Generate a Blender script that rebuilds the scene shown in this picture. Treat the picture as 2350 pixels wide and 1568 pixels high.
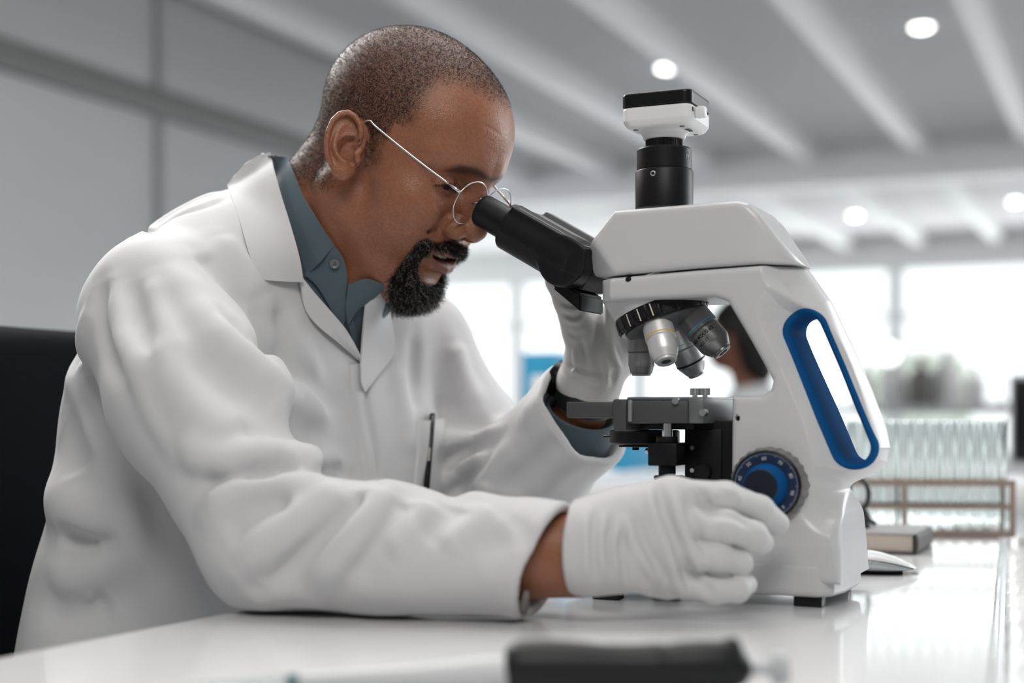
import bpy, bmesh, math, random
import numpy as np
from mathutils import Vector, Matrix, Euler

# ------------------------------------------------------------------ scene
scene = bpy.context.scene
for o in list(bpy.data.objects):
    bpy.data.objects.remove(o)
COL = scene.collection
random.seed(7)
RNG = np.random.default_rng(7)

# camera: level, 50 mm, looking 24 degrees left of the room's y axis
CAM_Z = 0.912
TH = math.radians(24)
FPX = 50 / 36 * 2350
HOR = 945
cam_d = bpy.data.cameras.new('camera')
cam = bpy.data.objects.new('camera', cam_d)
COL.objects.link(cam)
cam.location = (0, 0, CAM_Z)
cam.rotation_euler = (math.pi / 2, 0, TH)
cam_d.lens = 50
cam_d.sensor_width = 36
cam_d.shift_y = (HOR - 784) / 2350
cam_d.dof.use_dof = True
cam_d.dof.focus_distance = 1.295
cam_d.dof.aperture_fstop = 2.5
cam_d.clip_start = 0.02
scene.camera = cam

# world: even bright overcast daylight
world = bpy.data.worlds.new('world')
scene.world = world
world.use_nodes = True
wb = world.node_tree.nodes['Background']
wb.inputs[0].default_value = (0.93, 0.97, 1.0, 1)
wb.inputs[1].default_value = 2.1

scene.view_settings.view_transform = 'Standard'
scene.view_settings.look = 'None'
scene.view_settings.gamma = 1
scene.view_settings.exposure = 0.0
scene.view_settings.use_curve_mapping = False


def area_light(name, loc, target, sx, sy, watts, color=(1, 1, 1)):
    d = bpy.data.lights.new(name, 'AREA')
    d.shape = 'RECTANGLE'
    d.size = sx
    d.size_y = sy
    d.energy = watts
    d.color = color
    o = bpy.data.objects.new(name, d)
    COL.objects.link(o)
    o.location = loc
    o.rotation_euler = (Vector(target) - Vector(loc)).to_track_quat('-Z', 'Y').to_euler()
    return o


# daylight from the tall windows beyond the end of the bench, ceiling panels, an added front fill
area_light('window_daylight', (1.6, 4.2, 2.0), (-0.6, 1.24, 1.0), 1.6, 1.6, 45, (0.95, 0.98, 1.0))
area_light('ceiling_panel_light', (-2.1, 2.0, 2.3), (-0.8, 1.24, 1.1), 0.9, 0.7, 42, (1, 0.99, 0.97))
area_light('ceiling_panel_light_over_bench', (-0.75, 1.55, 2.45), (-0.62, 1.2, 0.9), 1.3, 1.3, 21, (1, 0.98, 0.95))
area_light('window_daylight_far', (-2.2, 13.6, 1.5), (-2.2, 6.0, 2.2), 9.0, 1.6, 80, (0.97, 0.99, 1.0))
area_light('front_fill_light', (0.2, -0.4, 2.45), (-0.65, 1.2, 1.05), 1.0, 0.6, 23, (1, 0.97, 0.93))  # added fill lamp behind the camera, lifts the face and coat

# ------------------------------------------------------------- pixel helpers
CR = np.array([math.cos(TH), math.sin(TH), 0.0])
CF = np.array([-math.sin(TH), math.cos(TH), 0.0])
CC = np.array([0, 0, CAM_Z])


def ray(px, py):
    return (px - 1175) / FPX * CR + CF + (HOR - py) / FPX * np.array([0, 0, 1.0])


def PY(px, py, y):
    d = ray(px, py)
    return CC + d * (y / d[1])


def PX(px, py, x):
    d = ray(px, py)
    return CC + d * (x / d[0])


def PZ(px, py, z):
    d = ray(px, py)
    return CC + d * ((z - CAM_Z) / d[2])


# ---------------------------------------------------------------- materials
MATS = {}


def mat(name, color=(0.8, 0.8, 0.8), rough=0.5, metal=0.0, spec=0.5, noise=0.0, nscale=40.0,
        bump=0.0, bscale=300.0, coat=0.0, emit=None, estr=0.0, trans=0.0, ior=1.45, sheen=0.0, sss=0.0, rvar=0.0):
    if name in MATS:
        return MATS[name]
    m = bpy.data.materials.new(name)
    m.use_nodes = True
    nt = m.node_tree
    b = nt.nodes['Principled BSDF']
    b.inputs['Base Color'].default_value = (*color, 1)
    b.inputs['Roughness'].default_value = rough
    b.inputs['Metallic'].default_value = metal
    b.inputs['Specular IOR Level'].default_value = spec
    b.inputs['Coat Weight'].default_value = coat
    b.inputs['Transmission Weight'].default_value = trans
    b.inputs['IOR'].default_value = ior
    b.inputs['Sheen Weight'].default_value = sheen
    if sss:
        b.inputs['Subsurface Weight'].default_value = sss
        b.inputs['Subsurface Radius'].default_value = (0.01, 0.004, 0.002)
        b.inputs['Subsurface Scale'].default_value = 1.0
    if emit:
        b.inputs['Emission Color'].default_value = (*emit, 1)
        b.inputs['Emission Strength'].default_value = estr
    if noise or rvar:
        tc = nt.nodes.new('ShaderNodeTexCoord')
        n = nt.nodes.new('ShaderNodeTexNoise')
        n.inputs['Scale'].default_value = nscale
        n.inputs['Detail'].default_value = 6
        nt.links.new(tc.outputs['Object'], n.inputs['Vector'])
        if noise:
            r = nt.nodes.new('ShaderNodeMapRange')
            r.inputs['To Min'].default_value = 1 - noise
            r.inputs['To Max'].default_value = 1 + noise
            nt.links.new(n.outputs['Fac'], r.inputs['Value'])
            mx = nt.nodes.new('ShaderNodeVectorMath')
            mx.operation = 'SCALE'
            mx.inputs[0].default_value = color
            nt.links.new(r.outputs['Result'], mx.inputs['Scale'])
            nt.links.new(mx.outputs['Vector'], b.inputs['Base Color'])
        if rvar:
            r2 = nt.nodes.new('ShaderNodeMapRange')
            r2.inputs['To Min'].default_value = max(0.02, rough - rvar)
            r2.inputs['To Max'].default_value = rough + rvar
            nt.links.new(n.outputs['Fac'], r2.inputs['Value'])
            nt.links.new(r2.outputs['Result'], b.inputs['Roughness'])
    if bump:
        tc2 = nt.nodes.new('ShaderNodeTexCoord')
        n2 = nt.nodes.new('ShaderNodeTexNoise')
        n2.inputs['Scale'].default_value = bscale
        n2.inputs['Detail'].default_value = 4
        nt.links.new(tc2.outputs['Object'], n2.inputs['Vector'])
        bp = nt.nodes.new('ShaderNodeBump')
        bp.inputs['Strength'].default_value = bump
        bp.inputs['Distance'].default_value = 0.001
        nt.links.new(n2.outputs['Fac'], bp.inputs['Height'])
        nt.links.new(bp.outputs['Normal'], b.inputs['Normal'])
    MATS[name] = m
    return m


# ------------------------------------------------------------ object helpers
def tag(o, label=None, cat=None, group=None, kind=None):
    if label:
        o['label'] = label
    if cat:
        o['category'] = cat
    if group:
        o['group'] = group
    if kind:
        o['kind'] = kind
    return o


def empty(name, loc=(0, 0, 0), label=None, cat=None, group=None, rotz=0):
    o = bpy.data.objects.new(name, None)
    o.empty_display_size = 0.05
    COL.objects.link(o)
    o.location = loc
    o.rotation_euler = (0, 0, rotz)
    return tag(o, label, cat, group)


def link(name, me, m=None, parent=None, world_space=True):
    """link a mesh given in world coordinates; keep it in place under its parent"""
    o = bpy.data.objects.new(name, me)
    COL.objects.link(o)
    if m is not None:
        if isinstance(m, (list, tuple)):
            for k in m:
                me.materials.append(k)
        else:
            me.materials.append(m)
    if parent is not None:
        o.parent = parent
        if world_space:
            o.matrix_parent_inverse = wmat(parent).inverted()
    return o


def wmat(o):
    m = Matrix.LocRotScale(o.location, o.rotation_euler, o.scale)
    if o.parent:
        return wmat(o.parent) @ o.matrix_parent_inverse @ m
    return m


def mesh_np(name, V, Fq, smooth=True):
    V = np.ascontiguousarray(V, dtype=np.float32)
    Fq = np.ascontiguousarray(Fq, dtype=np.int32)
    me = bpy.data.meshes.new(name)
    n, k = Fq.shape
    me.vertices.add(len(V))
    me.vertices.foreach_set('co', V.ravel())
    me.loops.add(n * k)
    me.loops.foreach_set('vertex_index', Fq.ravel())
    me.polygons.add(n)
    me.polygons.foreach_set('loop_start', np.arange(0, n * k, k, dtype=np.int32))
    me.polygons.foreach_set('use_smooth', np.full(n, smooth))
    me.update(calc_edges=True)
    me.validate()
    return me


def bm_mesh(bm, name, smooth=False, angle=None):
    me = bpy.data.meshes.new(name)
    bm.normal_update()
    if angle is not None:
        for e in bm.edges:
            if len(e.link_faces) == 2 and e.calc_face_angle(0) > angle:
                e.smooth = False
        smooth = True
    for f in bm.faces:
        f.smooth = smooth
    bm.to_mesh(me)
    bm.free()
    return me


def box(name, lo, hi, m, parent=None, bev=0.0, seg=2, rot=None, pivot=None):
    bm = bmesh.new()
    bmesh.ops.create_cube(bm, size=1)
    lo, hi = Vector(lo), Vector(hi)
    c, s = (lo + hi) / 2, hi - lo
    for v in bm.verts:
        v.co = Vector((v.co.x * s.x, v.co.y * s.y, v.co.z * s.z)) + c
    if bev:
        bmesh.ops.bevel(bm, geom=list(bm.edges), offset=bev, segments=seg, affect='EDGES', profile=0.5)
    if rot is not None:
        p = Vector(pivot) if pivot is not None else c
        bmesh.ops.rotate(bm, verts=bm.verts, cent=p, matrix=rot)
    return link(name, bm_mesh(bm, name, angle=math.radians(40) if bev else None), m, parent)


def frame_from(axis):
    a = Vector(axis).normalized()
    t = Vector((0, 0, 1)) if abs(a.z) < 0.9 else Vector((1, 0, 0))
    x = t.cross(a).normalized()
    y = a.cross(x)
    return x, y, a


def lathe_mesh(name, prof, origin, axis, seg=48, angle=math.radians(35), xdir=None):
    """prof: list of (radius, distance along the axis)"""
    x, y, a = frame_from(axis)
    if xdir is not None:
        x = Vector(xdir).normalized()
        x = (x - a * x.dot(a)).normalized()
        y = a.cross(x)
    O = Vector(origin)
    bm = bmesh.new()
    rings = []
    for r, d in prof:
        if r < 1e-7:
            rings.append([bm.verts.new(O + a * d)])
        else:
            rings.append([bm.verts.new(O + a * d + (x * math.cos(t) + y * math.sin(t)) * r)
                          for t in [2 * math.pi * i / seg for i in range(seg)]])
    for A, B in zip(rings, rings[1:]):
        if len(A) == 1 and len(B) == 1:
            continue
        for i in range(seg):
            j = (i + 1) % seg
            if len(A) == 1:
                bm.faces.new((A[0], B[j], B[i]))
            elif len(B) == 1:
                bm.faces.new((A[i], A[j], B[0]))
            else:
                bm.faces.new((A[i], A[j], B[j], B[i]))
    bmesh.ops.recalc_face_normals(bm, faces=bm.faces)
    return bm_mesh(bm, name, angle=angle)


def lathe(name, prof, origin, axis, m, parent=None, seg=48, angle=math.radians(35), xdir=None):
    return link(name, lathe_mesh(name, prof, origin, axis, seg, angle, xdir), m, parent)


def cyl(name, a, b, r, m, parent=None, seg=32, bev=0.0, r2=None):
    a, b = Vector(a), Vector(b)
    L = (b - a).length
    r2 = r if r2 is None else r2
    if bev:
        prof = [(0, 0), (r - bev, 0), (r - bev * .3, bev * .3), (r, bev), (r2, L - bev), (r2 - bev * .3, L - bev * .3), (r2 - bev, L), (0, L)]
    else:
        prof = [(0, 0), (r, 0), (r2, L), (0, L)]
    return lathe(name, prof, a, b - a, m, parent, seg)


def catmull(pts, n=8, closed=False):
    P = [np.asarray(p, float) for p in pts]
    out = []
    N = len(P)
    rng = range(N) if closed else range(N - 1)
    for i in rng:
        if closed:
            p0, p1, p2, p3 = P[i - 1], P[i], P[(i + 1) % N], P[(i + 2) % N]
        else:
            p1, p2 = P[i], P[i + 1]
            p0 = P[i - 1] if i > 0 else 2 * p1 - p2
            p3 = P[i + 2] if i + 2 < N else 2 * p2 - p1
        for k in range(n):
            t = k / n
            out.append(0.5 * ((2 * p1) + (-p0 + p2) * t + (2 * p0 - 5 * p1 + 4 * p2 - p3) * t * t + (-p0 + 3 * p1 - 3 * p2 + p3) * t ** 3))
    if not closed:
        out.append(P[-1])
    return np.array(out)


def tube_mesh(name, pts, r, seg=10, closed=False, caps=True):
    """r: number or one radius per point"""
    P = np.asarray(pts, float)
    N = len(P)
    rr = np.full(N, r) if np.isscalar(r) else np.asarray(r, float)
    T = np.gradient(P, axis=0) if not closed else (np.roll(P, -1, 0) - np.roll(P, 1, 0))
    T /= np.linalg.norm(T, axis=1)[:, None] + 1e-12
    n = np.cross(T[0], [0, 0, 1.0])
    if np.linalg.norm(n) < 1e-3:
        n = np.cross(T[0], [1.0, 0, 0])
    n /= np.linalg.norm(n)
    V = []
    for i in range(N):
        n = n - T[i] * n.dot(T[i])
        n /= np.linalg.norm(n)
        b = np.cross(T[i], n)
        for k in range(seg):
            a = 2 * math.pi * k / seg
            V.append(P[i] + (n * math.cos(a) + b * math.sin(a)) * rr[i])
    bm = bmesh.new()
    vs = [bm.verts.new(v) for v in V]
    R = N if closed else N - 1
    for i in range(R):
        j = (i + 1) % N
        for k in range(seg):
            l = (k + 1) % seg
            bm.faces.new((vs[i * seg + k], vs[i * seg + l], vs[j * seg + l], vs[j * seg + k]))
    if caps and not closed:
        bm.faces.new(vs[:seg][::-1])
        bm.faces.new(vs[-seg:])
    bmesh.ops.recalc_face_normals(bm, faces=bm.faces)
    return bm_mesh(bm, name, smooth=True)


def tube(name, pts, r, m, parent=None, seg=10, closed=False):
    return link(name, tube_mesh(name, pts, r, seg, closed), m, parent)


def extrude_poly(name, pts, d, m, parent=None, bev=0.0, seg=2):
    """pts: closed loop of 3D points, d: extrusion vector"""
    bm = bmesh.new()
    vs = [bm.verts.new(p) for p in pts]
    f = bm.faces.new(vs)
    g = bmesh.ops.extrude_face_region(bm, geom=[f])
    bmesh.ops.translate(bm, verts=[v for v in g['geom'] if isinstance(v, bmesh.types.BMVert)], vec=d)
    bmesh.ops.recalc_face_normals(bm, faces=bm.faces)
    if bev:
        bmesh.ops.bevel(bm, geom=[e for e in bm.edges if e.calc_face_angle(0) > 0.5], offset=bev, segments=seg, affect='EDGES')
    return link(name, bm_mesh(bm, name, angle=math.radians(35)), m, parent)


def text_mesh(name, body, size, extrude=0.00015, bold=False):
    cu = bpy.data.curves.new(name, 'FONT')
    cu.body = body
    cu.size = size
    cu.extrude = extrude
    cu.align_x = 'CENTER'
    cu.align_y = 'CENTER'
    if bold:
        cu.offset = size * 0.02
    o = bpy.data.objects.new(name, cu)
    COL.objects.link(o)
    dg = bpy.context.evaluated_depsgraph_get()
    me = bpy.data.meshes.new_from_object(o.evaluated_get(dg))
    bpy.data.objects.remove(o)
    bpy.data.curves.remove(cu)
    me.materials.clear()
    return me


# ------------------------------------------------------------- SDF toolkit
def vlen(a):
    return np.sqrt(np.einsum('ij,ij->i', a, a))


def smin(a, b, k):
    h = np.clip(0.5 + 0.5 * (b - a) / k, 0, 1)
    return b + (a - b) * h - k * h * (1 - h)


def smax(a, b, k):
    return -smin(-a, -b, k)


def ssub(a, b, k):
    return smax(a, -b, k)


def rotm(e):
    return np.array(Euler(e, 'XYZ').to_matrix())


def ell(P, c, r, R=None):
    q = P - np.asarray(c)
    if R is not None:
        q = q @ R
    r = np.asarray(r, float)
    k0 = vlen(q / r)
    k1 = vlen(q / (r * r))
    return np.where(k1 > 1e-9, k0 * (k0 - 1.0) / np.maximum(k1, 1e-9), -r.min())


def cone(P, a, b, ra, rb):
    a = np.asarray(a, float)
    b = np.asarray(b, float)
    ab = b - a
    t = np.clip(((P - a) @ ab) / (ab @ ab), 0, 1)
    return vlen(P - a - t[:, None] * ab) - (ra + (rb - ra) * t)


def chain(P, pts, rr, k=None):
    d = None
    for i in range(len(pts) - 1):
        c = cone(P, pts[i], pts[i + 1], rr[i], rr[i + 1])
        d = c if d is None else (np.minimum(d, c) if not k else smin(d, c, k))
    return d


def sbox(P, c, hs, r=0.0, R=None):
    q = P - np.asarray(c)
    if R is not None:
        q = q @ R
    q = np.abs(q) - np.asarray(hs) + r
    return vlen(np.maximum(q, 0)) + np.minimum(q.max(axis=1), 0) - r


def polydist(P, pts):
    """distance to a polyline and the position along it in 0..1"""
    best = np.full(len(P), 1e9)
    tt = np.zeros(len(P))
    n = len(pts) - 1
    for i in range(n):
        a = np.asarray(pts[i], float)
        ab = np.asarray(pts[i + 1], float) - a
        t = np.clip(((P - a) @ ab) / (ab @ ab), 0, 1)
        d = vlen(P - a - t[:, None] * ab)
        m = d < best
        best = np.where(m, d, best)
        tt = np.where(m, (i + t) / n, tt)
    return best, tt


def poly2d(X, Z, pts):
    """signed distance to a closed 2D polygon"""
    pts = np.asarray(pts, float)
    d = np.full(X.shape, 1e9)
    s = np.ones(X.shape)
    n = len(pts)
    for i in range(n):
        a = pts[i]
        b = pts[i - 1]
        ex, ez = b - a
        wx, wz = X - a[0], Z - a[1]
        t = np.clip((wx * ex + wz * ez) / (ex * ex + ez * ez + 1e-12), 0, 1)
        d = np.minimum(d, (wx - ex * t) ** 2 + (wz - ez * t) ** 2)
        c1 = Z >= a[1]
        c2 = Z < b[1]
        c3 = ex * wz > ez * wx
        flip = (c1 & c2 & c3) | (~c1 & ~c2 & ~c3)
        s = np.where(flip, -s, s)
    return s * np.sqrt(d)


def sdf_mesh(name, fn, lo, hi, h, newton=2, normals=False, margin=1.6, keep=None):
    lo = np.asarray(lo, float)
    hi = np.asarray(hi, float)
    B = 4
    nb = np.ceil((hi - lo) / (h * B)).astype(int)
    # coarse test at block centres
    ax = [lo[i] + (np.arange(nb[i]) + 0.5) * B * h for i in range(3)]
    G = np.stack(np.meshgrid(*ax, indexing='ij'), -1).reshape(-1, 3)
    Fc = fn(G).reshape(nb)
    act = np.abs(Fc) < B * h * 0.87 * margin
    N = nb * B + 1
    F = np.empty(N, np.float32)
    up = np.repeat(np.repeat(np.repeat(Fc, B, 0), B, 1), B, 2)
    F[:-1, :-1, :-1] = up
    F[-1] = F[-2]
    F[:, -1] = F[:, -2]
    F[:, :, -1] = F[:, :, -2]
    pm = np.zeros(N, bool)
    ab = np.argwhere(act) * B
    for i in range(B + 1):
        for j in range(B + 1):
            for k in range(B + 1):
                pm[ab[:, 0] + i, ab[:, 1] + j, ab[:, 2] + k] = True
    idx = np.argwhere(pm)
    vals = np.empty(len(idx), np.float32)
    CH = 400000
    for s in range(0, len(idx), CH):
        vals[s:s + CH] = fn(lo + idx[s:s + CH] * h)
    F[pm] = vals
    S = F < 0
    c = [S[a:N[0] - 1 + a, b:N[1] - 1 + b, d:N[2] - 1 + d] for a in (0, 1) for b in (0, 1) for d in (0, 1)]
    cnt = sum(x.astype(np.int8) for x in c)
    cells = np.argwhere((cnt > 0) & (cnt < 8))
    corner = np.array([(a, b, d) for a in (0, 1) for b in (0, 1) for d in (0, 1)])
    val = np.stack([F[cells[:, 0] + a, cells[:, 1] + b, cells[:, 2] + d] for a, b, d in corner], 1)
    acc = np.zeros((len(cells), 3))
    num = np.zeros(len(cells))
    for i in range(8):
        for j in range(i + 1, 8):
            if np.abs(corner[i] - corner[j]).sum() != 1:
                continue
            m = (val[:, i] < 0) != (val[:, j] < 0)
            t = val[:, i] / (val[:, i] - val[:, j] + 1e-20)
            p = corner[i] + t[:, None] * (corner[j] - corner[i])
            acc[m] += p[m]
            num[m] += 1
    V = lo + (cells + acc / num[:, None]) * h
    ci = np.full(np.array(N) - 1, -1, np.int32)
    ci[cells[:, 0], cells[:, 1], cells[:, 2]] = np.arange(len(cells))
    faces = []
    for axn in range(3):
        sl0 = [slice(None)] * 3
        sl1 = [slice(None)] * 3
        sl0[axn] = slice(0, -1)
        sl1[axn] = slice(1, None)
        d = S[tuple(sl0)] != S[tuple(sl1)]
        e = np.argwhere(d)
        b, cc = (axn + 1) % 3, (axn + 2) % 3
        ok = (e[:, b] > 0) & (e[:, cc] > 0) & (e[:, b] < N[b] - 1) & (e[:, cc] < N[cc] - 1)
        e = e[ok]
        ins = S[e[:, 0], e[:, 1], e[:, 2]]

        def at(db, dc):
            q = e.copy()
            q[:, b] += db
            q[:, cc] += dc
            return ci[q[:, 0], q[:, 1], q[:, 2]]
        q = np.stack([at(-1, -1), at(0, -1), at(0, 0), at(-1, 0)], 1)
        q[~ins] = q[~ins][:, ::-1]
        faces.append(q)
    Fq = np.concatenate(faces)
    Fq = Fq[(Fq >= 0).all(1)]
    g = None
    eps = h * 0.25
    for it in range(newton):
        f0 = fn(V)
        g = np.stack([fn(V + np.eye(3)[i] * eps) - f0 for i in range(3)], 1) / eps
        gl = np.maximum(np.einsum('ij,ij->i', g, g), 0.15)
        st = -(f0 / gl)[:, None] * g
        L = vlen(st)
        st *= np.minimum(1, 0.8 * h / np.maximum(L, 1e-12))[:, None]
        V = V + st
    if keep is not None:
        k = keep(V)
        fm = k[Fq].all(1)
        Fq = Fq[fm]
        used = np.zeros(len(V), bool)
        used[Fq.ravel()] = True
        remap = np.cumsum(used) - 1
        V = V[used]
        Fq = remap[Fq]
    me = mesh_np(name, V, Fq)
    if normals:
        f0 = fn(V)
        g = np.stack([fn(V + np.eye(3)[i] * eps) - fn(V - np.eye(3)[i] * eps) for i in range(3)], 1)
        g /= np.maximum(vlen(g), 1e-12)[:, None]
        if len(me.vertices) == len(V):
            me.normals_split_custom_set_from_vertices(g.tolist())
    return me


def vattr(me, name, vals):
    a = me.attributes.new(name, 'FLOAT', 'POINT')
    a.data.foreach_set('value', np.ascontiguousarray(vals, dtype=np.float32))


def verts_np(me):
    V = np.empty(len(me.vertices) * 3, np.float32)
    me.vertices.foreach_get('co', V)
    return V.reshape(-1, 3).astype(float)
# ------------------------------------------------------------------- setting
M_wall = mat('grey_partition', (0.55, 0.55, 0.55), 0.35, noise=0.04, nscale=1.5)
M_rail = mat('grey_rail', (0.20, 0.20, 0.195), 0.45)
M_ceil = mat('ceiling_paint', (0.80, 0.80, 0.80), 0.8, noise=0.03, nscale=2)
M_beam = mat('beam_white_paint', (0.92, 0.92, 0.93), 0.45)
M_white = mat('white_paint', (0.82, 0.82, 0.82), 0.5)
M_glassf = mat('far_window_glass', (0.80, 0.81, 0.80), 0.0, trans=1.0, ior=1.01, spec=0.2)
M_floor = mat('floor_vinyl', (0.50, 0.51, 0.52), 0.25, noise=0.05, nscale=3)
M_glass = mat('window_glass', (1, 1, 1), 0.0, trans=1.0, ior=1.01, spec=0.2)

tag(box('floor', (-9, -2.6, -0.05), (4, 15, 0), M_floor), kind='structure')
tag(box('ceiling', (-9, -2.6, 2.6), (4, 15, 2.72), M_ceil), kind='structure')
tag(box('wall_front', (-9, -2.6, 0), (4, -2.5, 2.6), mat('front_wall_paint', (0.33, 0.33, 0.33), 0.7)), kind='structure')
for k, xb in enumerate([0.68, 0.03, -0.62, -1.25, -1.93, -2.6, -3.25, -3.9]):
    b = tag(box('trim_%d' % (k + 1), (xb - 0.05, -2.5, 2.47), (xb + 0.05, 9.0, 2.605), M_beam, bev=0.006), kind='structure')
    b2 = tag(box('trim_%d' % (k + 21), (xb - 0.05, 9.35, 2.47), (xb + 0.05, 13.9, 2.605), M_beam, bev=0.006), kind='structure')
tag(box('trim_40', (-9, 9.0, 2.36), (4, 9.35, 2.61), M_beam, bev=0.01), kind='structure')

# left partition: panels between mullions, a dark transom rail at door height
pw = tag(box('wall_left', (-3.42, -2.5, 0), (-3.34, 6.2, 2.61), M_wall), kind='structure')
for (z0, z1) in ((2.0, 2.1), (2.53, 2.6), (0, 0.12)):
    box('rail', (-3.34, -2.5, z0), (-3.30, 6.2, z1), M_rail, pw, bev=0.003)
for ym in (1.0, 2.65, 4.27, 6.16):
    box('mullion', (-3.34, ym - 0.02, 0.12), (-3.318, ym + 0.02, 2.53), mat('mullion_grey', (0.36, 0.36, 0.36), 0.4), pw, bev=0.003)
for y0_, y1_ in ((1.02, 2.63), (2.67, 4.25), (4.29, 6.14)):
    box('panel', (-3.34, y0_, 0.12), (-3.332, y1_, 2.0), mat('frosted_panel', (0.62, 0.625, 0.63), 0.28), pw, bev=0.002)
    box('panel', (-3.34, y0_, 2.1), (-3.332, y1_, 2.53), mat('upper_panel', (0.46, 0.46, 0.455), 0.3), pw, bev=0.002)

# far wall with a long band of windows
wb_ = tag(box('wall_back', (-9, 14, 0), (4, 14.15, 0.45), M_white), kind='structure')
tag(box('trim_41', (-9, 13.95, 2.28), (4, 14.15, 2.61), M_white, bev=0.01), kind='structure')
xs = [-9, -7.6, -6.2, -4.8, -3.5, -2.2, -0.9, 0.5, 2.0, 4]
for i in range(len(xs) - 1):
    w = empty('window_%d' % (i + 1), (xs[i], 14.05, 0.45))
    tag(w, kind='structure')
    box('frame', (xs[i], 14.0, 0.45), (xs[i] + 0.07, 14.1, 2.28), M_white, w)
    box('frame', (xs[i + 1] - 0.07, 14.0, 0.45), (xs[i + 1], 14.1, 2.28), M_white, w)
    box('frame', (xs[i] + 0.07, 14.0, 0.45), (xs[i + 1] - 0.07, 14.1, 0.52), M_white, w)
    box('frame', (xs[i] + 0.07, 14.0, 1.80), (xs[i + 1] - 0.07, 14.1, 1.86), M_white, w)
    box('pane', (xs[i] + 0.07, 14.045, 0.52), (xs[i + 1] - 0.07, 14.055, 1.80), M_glassf, w)
    box('pane', (xs[i] + 0.07, 14.045, 1.86), (xs[i + 1] - 0.07, 14.055, 2.28), M_glassf, w)

# right wall, windows along its length
tag(box('wall_right', (3.4, 3.2, 0), (3.55, 14, 0.85), M_white), kind='structure')
tag(box('wall_side', (3.4, -2.5, 0), (3.55, 3.2, 2.61), mat('front_wall_paint', ())), kind='structure')
tag(box('trim_42', (3.4, 3.2, 2.28), (3.55, 14, 2.61), M_white, bev=0.01), kind='structure')
ys = [3.2, 5.1, 7.0, 8.9, 10.8, 12.4, 14]
for i in range(len(ys) - 1):
    w = empty('window_%d' % (i + 11), (3.45, ys[i], 0.85))
    tag(w, kind='structure')
    box('frame', (3.42, ys[i], 0.85), (3.52, ys[i] + 0.07, 2.28), M_white, w)
    box('frame', (3.42, ys[i + 1] - 0.07, 0.85), (3.52, ys[i + 1], 2.28), M_white, w)
    box('frame', (3.42, ys[i] + 0.07, 0.85), (3.52, ys[i + 1] - 0.07, 0.92), M_white, w)
    box('pane', (3.465, ys[i] + 0.07, 0.92), (3.475, ys[i + 1] - 0.07, 2.28), M_glass, w)

# ------------------------------------------------------------------ the bench
M_bench = mat('bench_laminate', (0.78, 0.78, 0.785), 0.13, spec=0.5, coat=0.3, rvar=0.05, nscale=25)
M_steel = mat('steel_leg', (0.55, 0.56, 0.57), 0.3, metal=1.0)
bt = empty('lab_bench', (-0.38, 1.3, 0), 'long glossy white lab bench under the microscope', 'table')
TL0, TL1 = Vector((-0.7005, 0.52)), Vector((-0.63, 1.42))
pts = [(-0.705, 0.5, 0.71), (-0.05, 0.5, 0.71), (-0.19, 2.2, 0.71), (-0.60, 2.2, 0.71)]
extrude_poly('table_top', pts, (0, 0, 0.04), M_bench, bt, bev=0.004, seg=3)
for lx, ly in ((-0.62, 0.6), (-0.14, 0.6), (-0.25, 2.1), (-0.54, 2.1)):
    box('leg', (lx - 0.025, ly - 0.025, 0), (lx + 0.025, ly + 0.025, 0.71), M_steel, bt, bev=0.004)
# ---------------------------------------------------------------- microscope
Y0 = 1.24
M_mic = mat('microscope_white_enamel', (0.60, 0.60, 0.61), 0.32, spec=0.5, coat=0.15, bump=0.03, bscale=900)
M_blk = mat('black_anodised', (0.007, 0.0075, 0.009), 0.42, spec=0.32, bump=0.05, bscale=1500)
M_blks = mat('black_satin', (0.006, 0.0065, 0.0075), 0.3, spec=0.35)
M_blkg = mat('black_gritty_lit', (0.17, 0.171, 0.174), 0.6, spec=0.6, bump=0.4, bscale=2500)  # base colour lifted to paint in light the gritty top plates reflect
M_chrome = mat('chrome', (0.8, 0.8, 0.81), 0.16, metal=1.0)
M_alu = mat('objective_aluminium', (0.50, 0.50, 0.50), 0.36, metal=0.85, bump=0.05, bscale=2000)
M_alud = mat('objective_aluminium_dark', (0.26, 0.26, 0.26), 0.38, metal=0.85, bump=0.05, bscale=2000)
M_blue = mat('blue_plastic', (0.008, 0.080, 0.235), 0.55, ior=1.03)
M_navy = mat('navy_plastic', (0.006, 0.022, 0.065), 0.35, spec=0.5)
M_navyd = mat('dark_navy_plastic', (0.004, 0.008, 0.018), 0.4)
M_knurl = mat('knob_grey', (0.17, 0.165, 0.16), 0.5)
M_stage = mat('stage_grey', (0.085, 0.087, 0.088), 0.45, metal=0.3, bump=0.05, bscale=1500)
M_lens = mat('lens_glass_dark', (0.05, 0.055, 0.06), 0.08, spec=0.8)
M_ink = mat('black_ink', (0.01, 0.01, 0.01), 0.5)
M_print = mat('pale_print', (0.62, 0.65, 0.66), 0.5)

mic = empty('microscope', (-0.36, Y0, 0.75), 'white compound microscope with blue handle and black eyepieces', 'microscope')


def xz(L):
    out = []
    for px, py, y in L:
        p = PY(px, py, y)
        out.append((p[0], p[2]))
    return np.array(out)


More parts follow.
